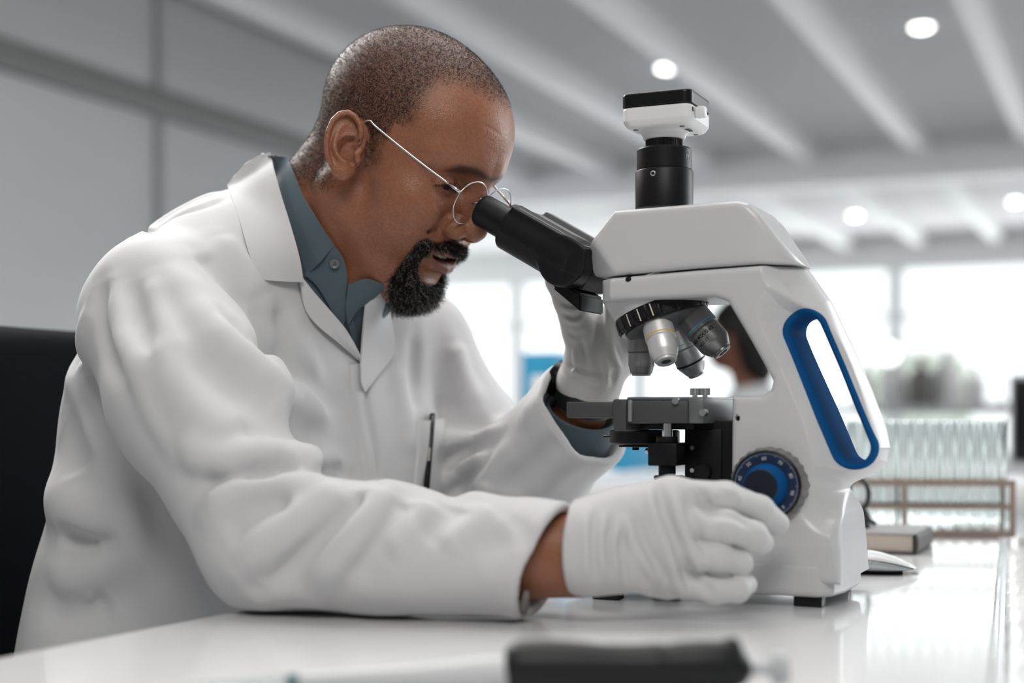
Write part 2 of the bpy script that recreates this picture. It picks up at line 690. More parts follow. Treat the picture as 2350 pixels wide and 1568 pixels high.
YN = 1.19
arm_poly = xz([(1368, 640, YN), (1600, 619, YN), (1800, 604, YN), (1852, 616, 1.235),
               (1905, 690, 1.235), (1955, 790, 1.235), (1998, 890, 1.235), (2033, 985, 1.235), (2043, 1030, 1.235), (2036, 1060, 1.235), (2012, 1085, 1.235),
               (1950, 1112, 1.22), (1930, 1125, 1.2), (1938, 1180, 1.2), (1955, 1330, 1.22),
               (1680, 1330, 1.175), (1680, 908, YN), (1748, 908, YN), (1768, 895, YN), (1772, 874, YN),
               (1720, 780, YN), (1668, 692, YN), (1640, 682, YN), (1600, 682, YN), (1400, 692, YN), (1369, 690, YN)])
rec_poly = np.vstack([xz([(1870, 655, YN), (1840, 645, YN), (1800, 645, YN), (1755, 665, YN), (1734, 700, YN), (1742, 745, YN), (1795, 850, YN), (1850, 975, YN), (1885, 1110, 1.185), (1912, 1250, 1.18), (1925, 1340, 1.175)]),
                      np.array([[-0.1, 0.76], [-0.1, 1.06]])])
hA = xz([(1850, 758, 1.212), (1965, 1028, 1.212)])


def seg2(X, Z, a, b):
    ex, ez = b - a
    t = np.clip(((X - a[0]) * ex + (Z - a[1]) * ez) / (ex * ex + ez * ez), 0, 1)
    return np.hypot(X - a[0] - ex * t, Z - a[1] - ez * t)


xr_front = PY(1400, 640, YN)[0]
xr_b = PY(1700, 560, YN)[0]
xe_b = PY(1856, 613, 1.235)[0]
xl_b = PY(1398, 600, YN)[0]


def arm_sdf(P, solid=False):
    X, Y, Z = P[:, 0], P[:, 1], P[:, 2]
    d = poly2d(X, Z, arm_poly)
    r = poly2d(X, Z, rec_poly)
    up_ = np.clip((Z - .965) / .05, 0, 1)
    s = np.clip(-r / .02, 0, 1)
    hw = 0.05 + 0.019 * np.clip((0.95 - Z) / 0.15, 0, 1)
    hw = hw - np.where(X < xr_front, (xr_front - X) * 0.9, 0)
    dip = smin((1.25 - .65 * up_) * np.maximum(-r, 0), .025 - .002 * up_ + 0 * X, .006)
    hw = hw - np.maximum(dip, 0)
    ro = np.full(len(P), 1e9)
    for i_ in range(3, 12):
        ro = np.minimum(ro, seg2(X, Z, arm_poly[i_], arm_poly[i_ + 1]))
    Rr = .028 + .027 * np.clip((Z - .97) / .05, 0, 1)
    w_ = np.clip(ro / Rr, 0, 1)
    hwR = .010 + .042 * (1 - (1 - w_) ** 2) + np.maximum(ro - .020, 0)
    gR = .084 * (1 - w_) / Rr
    tR = (np.abs(Y - Y0) - hwR) / np.sqrt(1 + gR * gR)
    k = 0.007
    F = smax(d, smax(np.abs(Y - Y0) - hw, tR, .004), k)
    if solid:
        return F
    hole = seg2(X, Z, hA[0], hA[1]) - 0.0160
    F = smax(F, -hole, 0.0015)
    # small counterbores
    for px, py in ((1441, 641), (1696, 961)):
        c = PY(px, py, YN)
        F = np.maximum(F, -np.maximum(np.hypot(X - c[0], Z - c[2]) - 0.0022, YN - 0.003 - Y + 0 * X - (0.012)))
    return F


me = sdf_mesh('arm', arm_sdf, (-0.475, 1.165, 0.755), (-0.165, 1.315, 1.055), 0.0018, normals=True)
link('arm', me, M_mic, mic)
for px, py in ((1441, 641), (1696, 961)):
    c = PY(px, py, YN)
    cyl('screw_hole', (c[0], 1.1895, c[2]), (c[0], 1.20, c[2]), 0.0021, M_blk, mic, seg=16)

# blue grip lining the handle opening


def grip_sdf(P):
    c = seg2(P[:, 0], P[:, 2], hA[0], hA[1])
    return smax(np.maximum(c - 0.0188, 0.0126 - c), arm_sdf(P, True) - 0.0022, 0.0045)


link('handle_grip', sdf_mesh('handle_grip', grip_sdf, (-0.33, 1.165, 0.85), (-0.18, 1.315, 1.01), 0.0012, normals=True), M_blue, mic)

dome_poly = xz([(1405, 481, YN), (1500, 473, YN), (1640, 461, YN), (1688, 458, YN), (1722, 468, 1.2), (1755, 497, 1.21), (1800, 552, 1.225), (1853, 613, 1.235), (1800, 601, YN), (1600, 615, YN),
                (1385, 634, YN), (1362, 634, 1.21), (1352, 612, 1.21), (1350, 585, 1.21), (1372, 540, 1.2)])


def dome_sdf(P):
    X, Y, Z = P[:, 0], P[:, 1], P[:, 2]
    d = poly2d(X, Z, dome_poly)
    t = np.clip((X - xr_b) / (xe_b - xr_b), 0, 1)
    hw = 0.05 * np.sqrt(np.maximum(1 - t ** 2.6, 0.0)) + 0.0 * X
    hw = hw - np.clip(Z - 1.03, 0, 1) * 0.05
    F = smax(d, np.abs(Y - Y0) - hw, 0.007)
    Pm = np.stack([X, Y0 - np.abs(Y - Y0), Z], 1)
    return smax(F, (Pm - CHP[0]) @ CHN, .003)


CHP = [PY(1368, 556, YN), PY(1412, 628, YN), PY(1362, 640, 1.216)]
CHN = np.cross(CHP[1] - CHP[0], CHP[2] - CHP[0])
CHN /= np.linalg.norm(CHN)
if CHN[0] > 0:
    CHN = -CHN
me = sdf_mesh('head_housing', dome_sdf, (-0.475, 1.18, 1.015), (-0.235, 1.30, 1.115), 0.0018, normals=True)
link('head_housing', me, M_mic, mic)
# dark shadow gasket between housing and arm
gz = PY(1600, 617, YN)[2]

# base plate
base_plan = [(-0.475, 0.055), (-0.455, 0.085), (-0.42, 0.092), (-0.36, 0.076), (-0.32, 0.0705), (-0.246, 0.0700), (-0.2345, 0.060), (-0.2290, 0.03)]
base_pts = np.array([(x, y) for x, y in base_plan] + [(x, -y) for x, y in base_plan[::-1]])


def base_sdf(P):
    d = poly2d(P[:, 0], P[:, 1] - Y0, base_pts)
    top = 0.7865 + 0 * P[:, 0]
    z = np.maximum(P[:, 2] - top, 0.7585 - P[:, 2])
    F = smax(d, z, 0.006)
    return F


link('base', sdf_mesh('base', base_sdf, (-0.49, 1.13, 0.75), (-0.21, 1.35, 0.80), 0.002, normals=True), M_mic, mic)
# shallow upper base housing below the condenser


def base2_sdf(P):
    d = poly2d(P[:, 0], P[:, 1] - Y0, base_pts * np.array([0.985, 0.78]) + np.array([-0.006, 0]))
    top = 0.789 + np.clip((P[:, 0] + 0.42) * 0.12, 0, 0.02)
    F = smax(d, np.maximum(P[:, 2] - top, 0.784 - P[:, 2]), 0.006)
    return smin(F, smax(np.hypot(P[:, 0] + 0.419, P[:, 1] - Y0) - 0.033, P[:, 2] - 0.815, 0.006), 0.006)


link('base_cover', sdf_mesh('base_cover', base2_sdf, (-0.49, 1.13, 0.77), (-0.21, 1.35, 0.83), 0.002, normals=True), M_mic, mic)
for fx, fy in ((-0.2555, Y0 - 0.056), (-0.2555, Y0 + 0.056), (-0.424, Y0 - 0.083), (-0.424, Y0 + 0.083)):
    box('foot', (fx - 0.012, fy - 0.008, 0.7502), (fx + 0.012, fy + 0.008, 0.7592), M_blks, mic, bev=0.001)

# focus knobs
kc = PY(1772, 1112, 1.185)
for s in (-1, 1):
    ky = Y0 + s * 0.052
    bm = bmesh.new()
    n = 96
    rings = []
    for dy, r0 in ((0, 0.030), (0.001, 0.0315), (0.020, 0.0315), (0.0225, 0.0295)):
        rg = []
        for i in range(n):
            a = 2 * math.pi * i / n
            r = r0 + 0.0006 * math.cos(a * 24)
            rg.append(bm.verts.new((kc[0] + r * math.cos(a), ky + s * dy, kc[2] + r * math.sin(a))))
        rings.append(rg)
    for A, Bq in zip(rings, rings[1:]):
        for i in range(n):
            bm.faces.new((A[i], A[(i + 1) % n], Bq[(i + 1) % n], Bq[i]))
    bm.faces.new(rings[-1])
    bmesh.ops.recalc_face_normals(bm, faces=bm.faces)
    kn = link('coarse_focus_knob', bm_mesh(bm, 'coarse_focus_knob', angle=math.radians(40)), M_knurl, mic)
    kn['label'] = 'grey knurled focus ring'
    ax = (0, s, 0)
    o = (kc[0], ky, kc[2])
    lathe('dial_rim', [(0.0292, 0.0222), (0.0292, 0.0236), (0.0276, 0.0246), (0.0276, 0.022)], o, ax, M_blk, mic, seg=64)
    dial = lathe('dial_face', [(0, 0.022), (0.0277, 0.022), (0.0277, 0.0244), (0, 0.0246)], o, ax, M_navy, mic, seg=64)
    dial['label'] = 'navy dial with white scale'
    fk = lathe('fine_focus_knob', [(0.0185, 0.024), (0.0178, 0.030), (0.0155, 0.041), (0.0148, 0.0425), (0.0142, 0.0428)], o, ax, M_blue, mic, seg=64)
    lathe('knob_cap', [(0.0143, 0.0426), (0.0135, 0.0432), (0, 0.0428)], o, ax, M_navyd, mic, seg=48)
    # scale ticks and figures, near side only where the photograph shows them
    if s == -1:
        bm = bmesh.new()
        for i in range(100):
            a = 2 * math.pi * i / 100
            r1 = 0.0268
            r0 = 0.0248 if i % 10 == 0 else (0.0254 if i % 5 == 0 else 0.0258)
            w = 0.00016
            c_, s_ = math.cos(a), math.sin(a)
            q = []
            for rr, ww in ((r0, -w), (r0, w), (r1, w), (r1, -w)):
                q.append(bm.verts.new((kc[0] + rr * c_ - ww * s_, ky - 0.02465, kc[2] + rr * s_ + ww * c_)))
            bm.faces.new(q)
        bmesh.ops.recalc_face_normals(bm, faces=bm.faces)
        tk = link('scale_ticks', bm_mesh(bm, 'scale_ticks'), M_print, dial)
        tk['kind'] = 'stuff'
        for i in range(10):
            a = math.pi / 2 + math.radians(4) - 2 * math.pi * i / 10
            me = text_mesh('figure', str((i * 10 + 60) % 100), 0.0042, 0.00005)
            mt = Matrix.Translation((kc[0] + 0.0225 * math.cos(a), ky - 0.0248, kc[2] + 0.0225 * math.sin(a))) @ Matrix.Rotation(math.pi / 2, 4, 'X') @ Matrix.Rotation(a - math.pi / 2, 4, 'Z')
            me.transform(mt)
            link('scale_figure', me, M_print, dial)

# camera adapter column and camera
ta = (-0.4003, Y0, 0)
zc = lambda py: CAM_Z + (945 - py) / FPX * 1.294
ad = lathe('camera_tube', [(0, zc(480)), (0.0262, zc(480)), (0.0264, zc(396)), (0.0258, zc(393)), (0.0246, zc(392.5)), (0.0246, zc(386))], ta, (0, 0, 1), M_blk, mic, seg=72)
ad2 = lathe('adapter_ring', [(0.0244, zc(391.5)), (0.0250, zc(390.5)), (0.0250, zc(346)), (0.0238, zc(342)), (0.0165, zc(338)), (0, zc(338))], ta, (0, 0, 1), M_blk, mic, seg=72)
bm = bmesh.new()
n = 120
rg0, rg1 = [], []
for i in range(n):
    a = 2 * math.pi * i / n
    r = 0.0166 + (0.0004 if i % 2 else 0)
    rg0.append(bm.verts.new((ta[0] + r * math.cos(a), Y0 + r * math.sin(a), zc(339))))
    rg1.append(bm.verts.new((ta[0] + r * math.cos(a), Y0 + r * math.sin(a), zc(323))))
for i in range(n):
    bm.faces.new((rg0[i], rg0[(i + 1) % n], rg1[(i + 1) % n], rg1[i]))
bm.faces.new(rg1)
link('mount_thread', bm_mesh(bm, 'mount_thread'), M_blks, mic)


def on_cyl(px, py, r):
    """point where a pixel ray meets the vertical tube of radius r"""
    d = ray(px, py)
    ox, oy = -ta[0], -Y0
    a = d[0] ** 2 + d[1] ** 2
    b = 2 * (ox * d[0] + oy * d[1])
    c = ox * ox + oy * oy - r * r
    t = (-b - math.sqrt(max(b * b - 4 * a * c, 0))) / (2 * a)
    return CC + d * t


p = on_cyl(1499, 398, 0.0263)
nrm = Vector((p[0] - ta[0], p[1] - Y0, 0)).normalized()
lathe('set_screw', [(0.0024, -0.001), (0.0026, 0.0006), (0.0014, 0.001), (0.0011, -0.0004), (0, -0.0004)], p, nrm, M_chrome, mic, seg=20)


def wrap_text(body, size, O, axis, r, ang, along, m, parent, xdir, name='print', rfun=None, up=1, bold=False):
    me = text_mesh(name, body, size, 0.00004, bold)
    x, y, a = frame_from(axis)
    x = Vector(xdir)
    a = Vector(axis).normalized()
    x = (x - a * x.dot(a)).normalized()
    y = a.cross(x)
    O = Vector(O)
    for v in me.vertices:
        d = along + up * v.co.y
        rr = (rfun(d) if rfun else r) + 0.00012
        t = ang + up * v.co.x / rr
        v.co = O + a * d + (x * math.cos(t) + y * math.sin(t)) * rr
    return link(name, me, m, parent)


p = on_cyl(1579, 366, 0.025)
ang = math.atan2(p[1] - Y0, p[0] - ta[0])
wrap_text('Motic', 0.0062, ta, (0, 0, 1), 0.0251, ang + 0.16, zc(366), mat('white_print', (0.75, 0.76, 0.78), 0.5), mic, (1, 0, 0), 'maker_print')

# the square camera
cz0 = zc(322)


def cam_box(P, z0, z1, hs, cham):
    q = np.abs(P[:, :2] - np.array([ta[0] + 0.002, Y0]))
    r = 0.008
    h = hs - np.clip((z0 + cham - P[:, 2]), 0, cham) * 0.55
    qq = np.maximum(q - (h - r)[:, None], 0)
    d = np.hypot(qq[:, 0], qq[:, 1]) - r
    d = np.maximum(d, (q - h[:, None]).max(1))
    return smax(d, np.maximum(P[:, 2] - z1, z0 - P[:, 2]), 0.003)


lo_, hi_ = (ta[0] - 0.045, Y0 - 0.045, cz0 - 0.01), (ta[0] + 0.05, Y0 + 0.045, cz0 + 0.06)
zt0, zt1, zt2 = cz0 + 0.0075, cz0 + 0.0260, cz0 + 0.0388
cw = link('camera_body', sdf_mesh('camera_body', lambda P: smin(cam_box(P, zt0, zt1, 0.0325, 0.006), smax(np.hypot(P[:, 0] - ta[0], P[:, 1] - Y0) - 0.0185 - np.clip(P[:, 2] - cz0, 0, .01) * 0.35, np.abs(P[:, 2] - cz0 - 0.005) - 0.005, 0.001), 0.004), lo_, hi_, 0.0016, normals=True), mat('camera_white', (0.80, 0.80, 0.81), 0.35), mic)
cw['label'] = 'white square camera body'
link('camera_cover', sdf_mesh('camera_cover', lambda P: smax(cam_box(P, zt1 - 0.03, zt2, 0.0327, 0.0), zt1 + 0.0002 - P[:, 2], 0.0008), lo_, hi_, 0.0013, normals=True), M_blks, mic)
box('camera_plug', (ta[0] + 0.0345, Y0 - 0.020, zt0 + 0.007), (ta[0] + 0.044, Y0 - 0.011, zt0 + 0.017), mat('camera_white', ()), mic, bev=0.002)
box('camera_port', (ta[0] + 0.0333, Y0 - 0.0262, zt0 + 0.0115), (ta[0] + 0.0349, Y0 - 0.0238, zt0 + 0.0155), M_blk, mic)
for dx, dy in ((-0.022, -0.021), (0.0215, -0.021), (0.0215, 0.021), (-0.022, 0.021)):
    lathe('camera_screw', [(0, -0.0006), (0.0022, -0.0006), (0.0022, 0.001), (0, 0.001)], (ta[0] + 0.002 + dx, Y0 + dy, zt0), (0, 0, 1), mat('screw_grey', (0.2, 0.19, 0.18), 0.5), mic, seg=16)
box('camera_slot', (ta[0] + 0.021, Y0 - 0.008, zt0 - 0.0006), (ta[0] + 0.026, Y0 + 0.004, zt0 + 0.001), M_blk, mic)

# ------------------------------------------------ binocular tubes
D30 = np.array([math.cos(math.radians(30)), 0, -math.sin(math.radians(30))])
N30 = np.array([math.sin(math.radians(30)), 0, math.cos(math.radians(30))])
IPD = 0.031
E0 = PY(1104, 481, Y0 - IPD)


def bpt(s, y, n):
    return np.array([E0[0], Y0 + y, E0[2]]) + D30 * s + N30 * n


for sgn in (-1, 1):
    o = bpt(0, sgn * IPD, 0)
    e = lathe('eyepiece', [(0.0, 0.004), (0.009, 0.003), (0.0125, 0.0005), (0.0142, 0.0), (0.0152, 0.0015), (0.0155, 0.004), (0.0155, 0.05), (0, 0.05)], o, D30, M_blk, mic, seg=56)
    lathe('eye_lens', [(0.0, 0.0018), (0.006, 0.0022), (0.0095, 0.0032)], o, D30, M_lens, e, seg=40)


def bin_sdf(P):
    q = P - np.array([E0[0], Y0, E0[2]])
    s = q @ D30
    n = q @ N30
    y = np.abs(q[:, 1])
    cyl_ = np.maximum(np.hypot(n + 0.0005, y - IPD) - 0.0222, np.maximum(0.036 - s, s - 0.108))
    # a flat-topped housing joins the two barrels
    plate = sbox(np.stack([s - 0.079, y, n - 0.006], 1), (0, 0, 0), (0.043, 0.0515, 0.0130), 0.002)
    bridge = np.maximum(np.maximum(y - 0.026, np.abs(n + 0.002) - 0.017), np.maximum(0.048 - s, s - 0.125))
    disc = smax(np.hypot(s - 0.104, n + 0.002) - 0.0235, y - 0.0515, 0.004)
    F = smin(smin(cyl_, bridge, 0.003), plate, 0.003)
    F = smin(F, disc, 0.004)
    return F


link('binocular_body', sdf_mesh('binocular_body', bin_sdf, (-0.56, 1.17, 0.99), (-0.40, 1.31, 1.11), 0.0015, normals=True), M_blk, mic)
for sgn in (-1, 1):
    o = bpt(0.034, sgn * IPD, -0.0005)
    lathe('barrel_collar', [(0.0155, 0.0), (0.0215, 0.0), (0.0222, 0.001), (0.0222, 0.004), (0.0155, 0.004)], o, D30, M_blks, mic, seg=56)
# ridged cover plates on the bridge
for yy0, yy1, h in ((-0.050, -0.020, 0.0200), (-0.018, 0.010, 0.0205), (0.013, 0.030, 0.0245)):
    c = [bpt(0.040, yy0, 0.010), bpt(0.119, yy0, 0.010), bpt(0.119, yy0, h), bpt(0.040, yy0, h)]
    extrude_poly('bridge_plate', c, (0, yy1 - yy0, 0), M_blkg, mic, bev=0.001)
# support under the body to the arm
c = [bpt(0.098, -0.03, -0.021), bpt(0.128, -0.03, -0.021), bpt(0.136, -0.03, -0.036), bpt(0.100, -0.03, -0.030)]
extrude_poly('head_bracket', c, (0, 0.06, 0), M_blk, mic, bev=0.002)

# ------------------------------------------------ nosepiece and objectives
TL = math.radians(20.5)
NA = np.array([math.sin(TL), 0, -math.cos(TL)])
NE1 = np.array([-math.cos(TL), 0, -math.sin(TL)])
NE2 = np.array([0, -1.0, 0])
NC = PY(1519, 722, Y0)
lathe('nosepiece_mount', [(0.047, -0.030), (0.0425, -0.007), (0.039, -0.0065), (0, -0.0065)], NC, NA, M_mic, mic, seg=64)
bm = bmesh.new()
n = 160
prof = [(0.036, -0.0075), (0.0418, -0.0075), (0.0426, -0.006), (0.0426, 0.006), (0.0414, 0.0075), (0.036, 0.008)]
rings = []
for k, (r, d) in enumerate(prof):
    rg = []
    for i in range(n):
        a = 2 * math.pi * i / n
        rr = r - (0.0011 if (k in (2, 3) and i % 8 == 0) else 0)
        p = NC + NA * d + (NE1 * math.cos(a) + NE2 * math.sin(a)) * rr
        rg.append(bm.verts.new(p))
    rings.append(rg)
for A, Bq in zip(rings, rings[1:]):
    for i in range(n):
        bm.faces.new((A[i], A[(i + 1) % n], Bq[(i + 1) % n], Bq[i]))
bm.faces.new(rings[0])
bm.faces.new(rings[-1])
bmesh.ops.recalc_face_normals(bm, faces=bm.faces)
nr = link('nosepiece_ring', bm_mesh(bm, 'nosepiece_ring', angle=math.radians(30)), M_blks, mic)
for i in range(20):
    a = 2 * math.pi * (i + 0.5) / 20
    rad = NE1 * math.cos(a) + NE2 * math.sin(a)
    tan = -NE1 * math.sin(a) + NE2 * math.cos(a)
    c = NC + rad * 0.0421
    q = [c + NA * u + tan * v for u, v in ((-0.0052, -0.0042), (0.0052, -0.0042), (0.0052, 0.0042), (-0.0052, 0.0042))]
    extrude_poly('rubber_grip_pad', q, Vector(rad * 0.0010), M_blk, nr, bev=0.0004, seg=1)
for i in (4, 5, 6):
    a = math.radians([62, 79, 96][i - 4])
    rad = NE1 * math.cos(a) + NE2 * math.sin(a)
    tan = -NE1 * math.sin(a) + NE2 * math.cos(a)
    c = NC + rad * 0.0424
    q = [c + NA * u + tan * v for u, v in ((-0.0058, -0.0006), (0.0058, -0.0006), (0.0058, 0.0006), (-0.0058, 0.0006))]
    extrude_poly('index_mark', q, Vector(rad * 0.0010), mat('cream_mark', (0.75, 0.66, 0.54), 0.4), nr, bev=0.0002, seg=1)
lathe('nosepiece_turret', [(0.0375, 0.006), (0.0375, 0.009), (0.034, 0.013), (0.022, 0.017), (0, 0.018)], NC, NA, mat('turret_grey', (0.16, 0.165, 0.17), 0.35, metal=0.6), mic, seg=64)


def objective(phi, length, r, tip, bands, m, twist=0.0, texts=()):
    rad = NE1 * math.cos(phi) + NE2 * math.sin(phi)
    d = NA * math.cos(TL) + rad * math.sin(TL)
    O = NC + NA * 0.004 + rad * 0.0225
    L = length
    s0 = 0.012
    prof = [(0, 0), (r * 1.04, 0.0), (r * 1.06, 0.004), (r * 1.06, s0 + L * 0.32), (r * 1.0, s0 + L * 0.335), (r * 0.965, s0 + L * 0.345), (r * 1.0, s0 + L * 0.36), (r * 1.0, s0 + L * 0.70), (r * 0.94, s0 + L * 0.76), (tip * 1.12, s0 + L * 0.93), (tip, s0 + L * 0.94), (tip, s0 + L * 0.985), (tip * 0.9, s0 + L), (tip * 0.55, s0 + L), (tip * 0.5, s0 + L - 0.0015), (0, s0 + L - 0.0015)]
    o = lathe('objective', prof, O, d, m, mic, seg=48, angle=math.radians(22))
    lathe('front_lens', [(0, s0 + L - 0.001), (tip * 0.5, s0 + L - 0.0008)], O, d, M_lens, o, seg=24)
    for (b0, b1, mm, rr) in bands:
        lathe('colour_ring', [(rr, s0 + b0), (rr + 0.0002, s0 + b0), (rr + 0.0002, s0 + b1), (rr, s0 + b1)], O, d, mm, o, seg=48)
    for (body, size, al, ang, bold) in texts:
        wrap_text(body, size, O, d, r * 1.0, ang, s0 + al, M_ink, o, (0, -1, 0), 'engraving', up=-1, bold=bold)
    return o, O, d


MY = mat('yellow_ring', (0.75, 0.5, 0.06), 0.4)
MR = mat('red_ring', (0.35, 0.02, 0.02), 0.4)
MB = mat('light_blue_ring', (0.05, 0.35, 0.55), 0.4)
MW = mat('pale_blue_ring', (0.5, 0.75, 0.8), 0.4)
o1, _, _ = objective(0.0, 0.032, 0.0120, 0.0088, [(0.0085, 0.0095, MR, 0.0125)], M_alud)
o1['label'] = 'objective with red ring'
o2, _, _ = objective(math.pi / 2, 0.035, 0.0130, 0.0090, [(0.0090, 0.0102, MY, 0.01375)], mat('objective_bright', (0.75, 0.75, 0.75), 0.4, metal=0.5))
o2['label'] = 'objective with yellow ring'
o3, _, _ = objective(math.pi, 0.041, 0.0150, 0.0088, [(0.0095, 0.0106, MB, 0.01588)], M_alud, texts=[('PLAN 40X/0.65', 0.0050, 0.0195, 0.30, True), ('\u221e/0.17', 0.0042, 0.0255, 0.30, False)])
o3['label'] = 'objective with light blue ring'
o4, _, _ = objective(1.5 * math.pi, 0.046, 0.0140, 0.0080, [(0.0105, 0.0115, MW, 0.0148), (0.0305, 0.0323, M_ink, 0.01402)], M_alu)
o4['label'] = 'objective with pale ring and black band'

# ------------------------------------------------ stage, condenser, rack
SY = 1.165
zst = lambda py, Y=1.22: CAM_Z + (945 - py) / FPX * Y
sx0, sx1 = PY(1405, 940, SY)[0], PY(1578, 940, SY)[0]
box('stage', (sx0, SY, zst(972)), (sx1, 1.33, zst(920)), M_stage, mic, bev=0.0012)
box('stage_plate', (sx0 + 0.012, SY + 0.004, zst(920)), (sx1 + 0.012, 1.325, zst(911)), mat('stage_top_grey', (0.16, 0.175, 0.19), 0.35, metal=0.4), mic, bev=0.001)
lx = PY(1297, 940, SY + 0.002)[0]
box('stage_arm', (lx, SY + 0.004, zst(960)), (sx0 + 0.001, 1.30, zst(922)), M_stage, mic, bev=0.0015)
box('stage_bracket', (PY(1411, 940, SY)[0], SY - 0.004, zst(990)), (PY(1440, 940, SY)[0], SY + 0.06, zst(916)), M_stage, mic, bev=0.001)
box('stage_guide', (PY(1443, 940, SY)[0], SY - 0.003, zst(968)), (PY(1452, 940, SY)[0], SY + 0.001, zst(918)), mat('guide_light', (0.32, 0.33, 0.33), 0.4, metal=0.5), mic, bev=0.0008)
box('end_bracket', (PY(1580, 940, SY)[0] - 0.001, SY + 0.002, zst(972)), (PY(1612, 940, SY)[0], SY + 0.12, zst(914)), mat('bracket_grey', (0.19, 0.20, 0.205), 0.4, metal=0.4), mic, bev=0.0015)
for px, py in ((1614, 947), (1552, 920)):
    c = PY(px, py, SY)
    lathe('stage_screw', [(0, -0.003), (0.0030, -0.003), (0.0032, -0.001), (0.0032, 0.004)], (c[0], SY, c[2]), (0, 1, 0), M_chrome, mic, seg=20)
for px in (1595, 1618):
    c = PY(px, 900, 1.21)
    bm = bmesh.new()
    z0, z1 = zst(914, 1.265), zst(892, 1.265)
    nn = 32
    A = [bm.verts.new((c[0] + (0.0045 - (0.0006 if i % 2 else 0)) * math.cos(2 * math.pi * i / nn), 1.21 + (0.0045 - (0.0006 if i % 2 else 0)) * math.sin(2 * math.pi * i / nn), z0 + 0.0025)) for i in range(nn)]
    Bq = [bm.verts.new((v.co.x, v.co.y, z1)) for v in A]
    for i in range(nn):
        bm.faces.new((A[i], A[(i + 1) % nn], Bq[(i + 1) % nn], Bq[i]))
    bm.faces.new(A[::-1])
    bm.faces.new(Bq)
    th = link('thumb_screw', bm_mesh(bm, 'thumb_screw'), M_chrome, mic)
    cyl('stem', (c[0], 1.21, z0 - 0.002), (c[0], 1.21, z0 + 0.003), 0.0025, M_chrome, th, seg=12)
# carrier and rack block on the arm
ax_ = PY(1560, 1000, 1.19)[0]
box('stage_carrier', (ax_, 1.203, 0.83), (-0.300, 1.277, zst(965, 1.25)), M_blk, mic, bev=0.002)
box('carrier_cover', (PY(1600, 1000, 1.2)[0], 1.2005, 0.835), (PY(1655, 1000, 1.2)[0], 1.204, zst(985, 1.25)), M_blk, mic, bev=0.001)
for px, py in ((1588, 1028), (1588, 1080)):
    c = PY(px, py, 1.202)
    lathe('carrier_screw', [(0, -0.0012), (0.002, -0.0012), (0.002, 0.002)], (c[0], 1.203, c[2]), (0, 1, 0), M_chrome, mic, seg=12)
c = PY(1615, 1084, 1.2)
lathe('clamp_knob', [(0, -0.006), (0.0068, -0.006), (0.0075, -0.005), (0.0075, 0.004)], (c[0], 1.2, c[2]), (0, 1, 0), M_blk, mic, seg=32)
# drive shaft under the stage
sc = PY(1531, 980, 1.185)
cyl('drive_pinion', (sc[0], 1.185, zst(972)), (sc[0], 1.185, zst(967)), 0.012, M_stage, mic, seg=40)
cyl('drive_shaft', (sc[0], 1.185, zst(1004)), (sc[0], 1.185, zst(970)), 0.0046, M_chrome, mic, seg=24)
cyl('drive_collar', (sc[0], 1.185, zst(1018)), (sc[0], 1.185, zst(1003)), 0.0095, M_blk, mic, seg=28, bev=0.0005)
box('drive_block', (sc[0] - 0.0135, 1.172, zst(1070)), (sc[0] + 0.0125, 1.21, zst(1018)), M_blk, mic, bev=0.0012)
cyl('drive_knob', (sc[0], 1.185, zst(1094)), (sc[0], 1.185, zst(1069)), 0.0075, M_blk, mic, seg=32, bev=0.0008)
cyl('drive_knob_flange', (sc[0] + 0.002, 1.185, zst(1104)), (sc[0] + 0.002, 1.185, zst(1093)), 0.0135, M_blk, mic, seg=40, bev=0.0015)
# condenser
cc = (-0.419, Y0)
box('condenser_slide', (PY(1414, 980, 1.2)[0], 1.2, zst(986, 1.26)), (-0.36, 1.28, zst(966, 1.26)), M_blk, mic, bev=0.001)
lathe('condenser', [(0, 0), (0.030, 0), (0.032, 0.0015), (0.032, 0.012), (0.030, 0.013), (0, 0.013)], (cc[0], cc[1], zst(1021, 1.28)), (0, 0, 1), M_blks, mic, seg=56)
cyl('condenser_lever', PY(1386, 1002, 1.235), PY(1425, 1001, 1.225), 0.0009, M_blks, mic, seg=10)
box('filter_arm', (PY(1424, 1025, 1.22)[0], 1.215, zst(1029, 1.25)), (PY(1500, 1025, 1.22)[0], 1.24, zst(1024, 1.25)), M_blks, mic, bev=0.0005)
c = PY(1459, 1029, 1.225)
cyl('filter_pivot', (c[0], 1.225, zst(1036, 1.25)), (c[0], 1.225, zst(1020, 1.25)), 0.0032, M_blks, mic, seg=20)
c = PY(1486, 1035, 1.222)
lathe('filter_ball', [(0, -0.0026)] + [(0.0026 * math.cos(t), 0.0026 * math.sin(t)) for t in np.linspace(-1.3, 1.3, 9)] + [(0, 0.0026)], (c[0], 1.222, c[2]), (0, 0, 1), M_chrome, mic, seg=20)
# illuminator lens on the base
lathe('field_lens', [(0.024, 0.0), (0.024, 0.012), (0.02, 0.014), (0, 0.015)], (cc[0], cc[1], 0.80), (0, 0, 1), M_blks, mic, seg=48)
# -------------------------------------------------------------------- person
PITCH = math.radians(32)
HO = np.array([-0.676, Y0, 1.158])
HYAW = math.radians(-6)
_yaw = np.array([[math.cos(HYAW), -math.sin(HYAW), 0], [math.sin(HYAW), math.cos(HYAW), 0], [0, 0, 1.0]])
HF = _yaw @ np.array([math.cos(PITCH), 0, -math.sin(PITCH)])
HL = _yaw @ np.array([0, 1.0, 0])
HU = _yaw @ np.array([math.sin(PITCH), 0, math.cos(PITCH)])
HM = np.stack([HF, HL, HU], 1)          # columns


def h2w(q):
    return HO + np.asarray(q) @ HM.T


def w2h(P):
    return (P - HO) @ HM


def hmirror(P):
    q = w2h(P)
    q[:, 1] = -q[:, 1]
    return h2w(q)


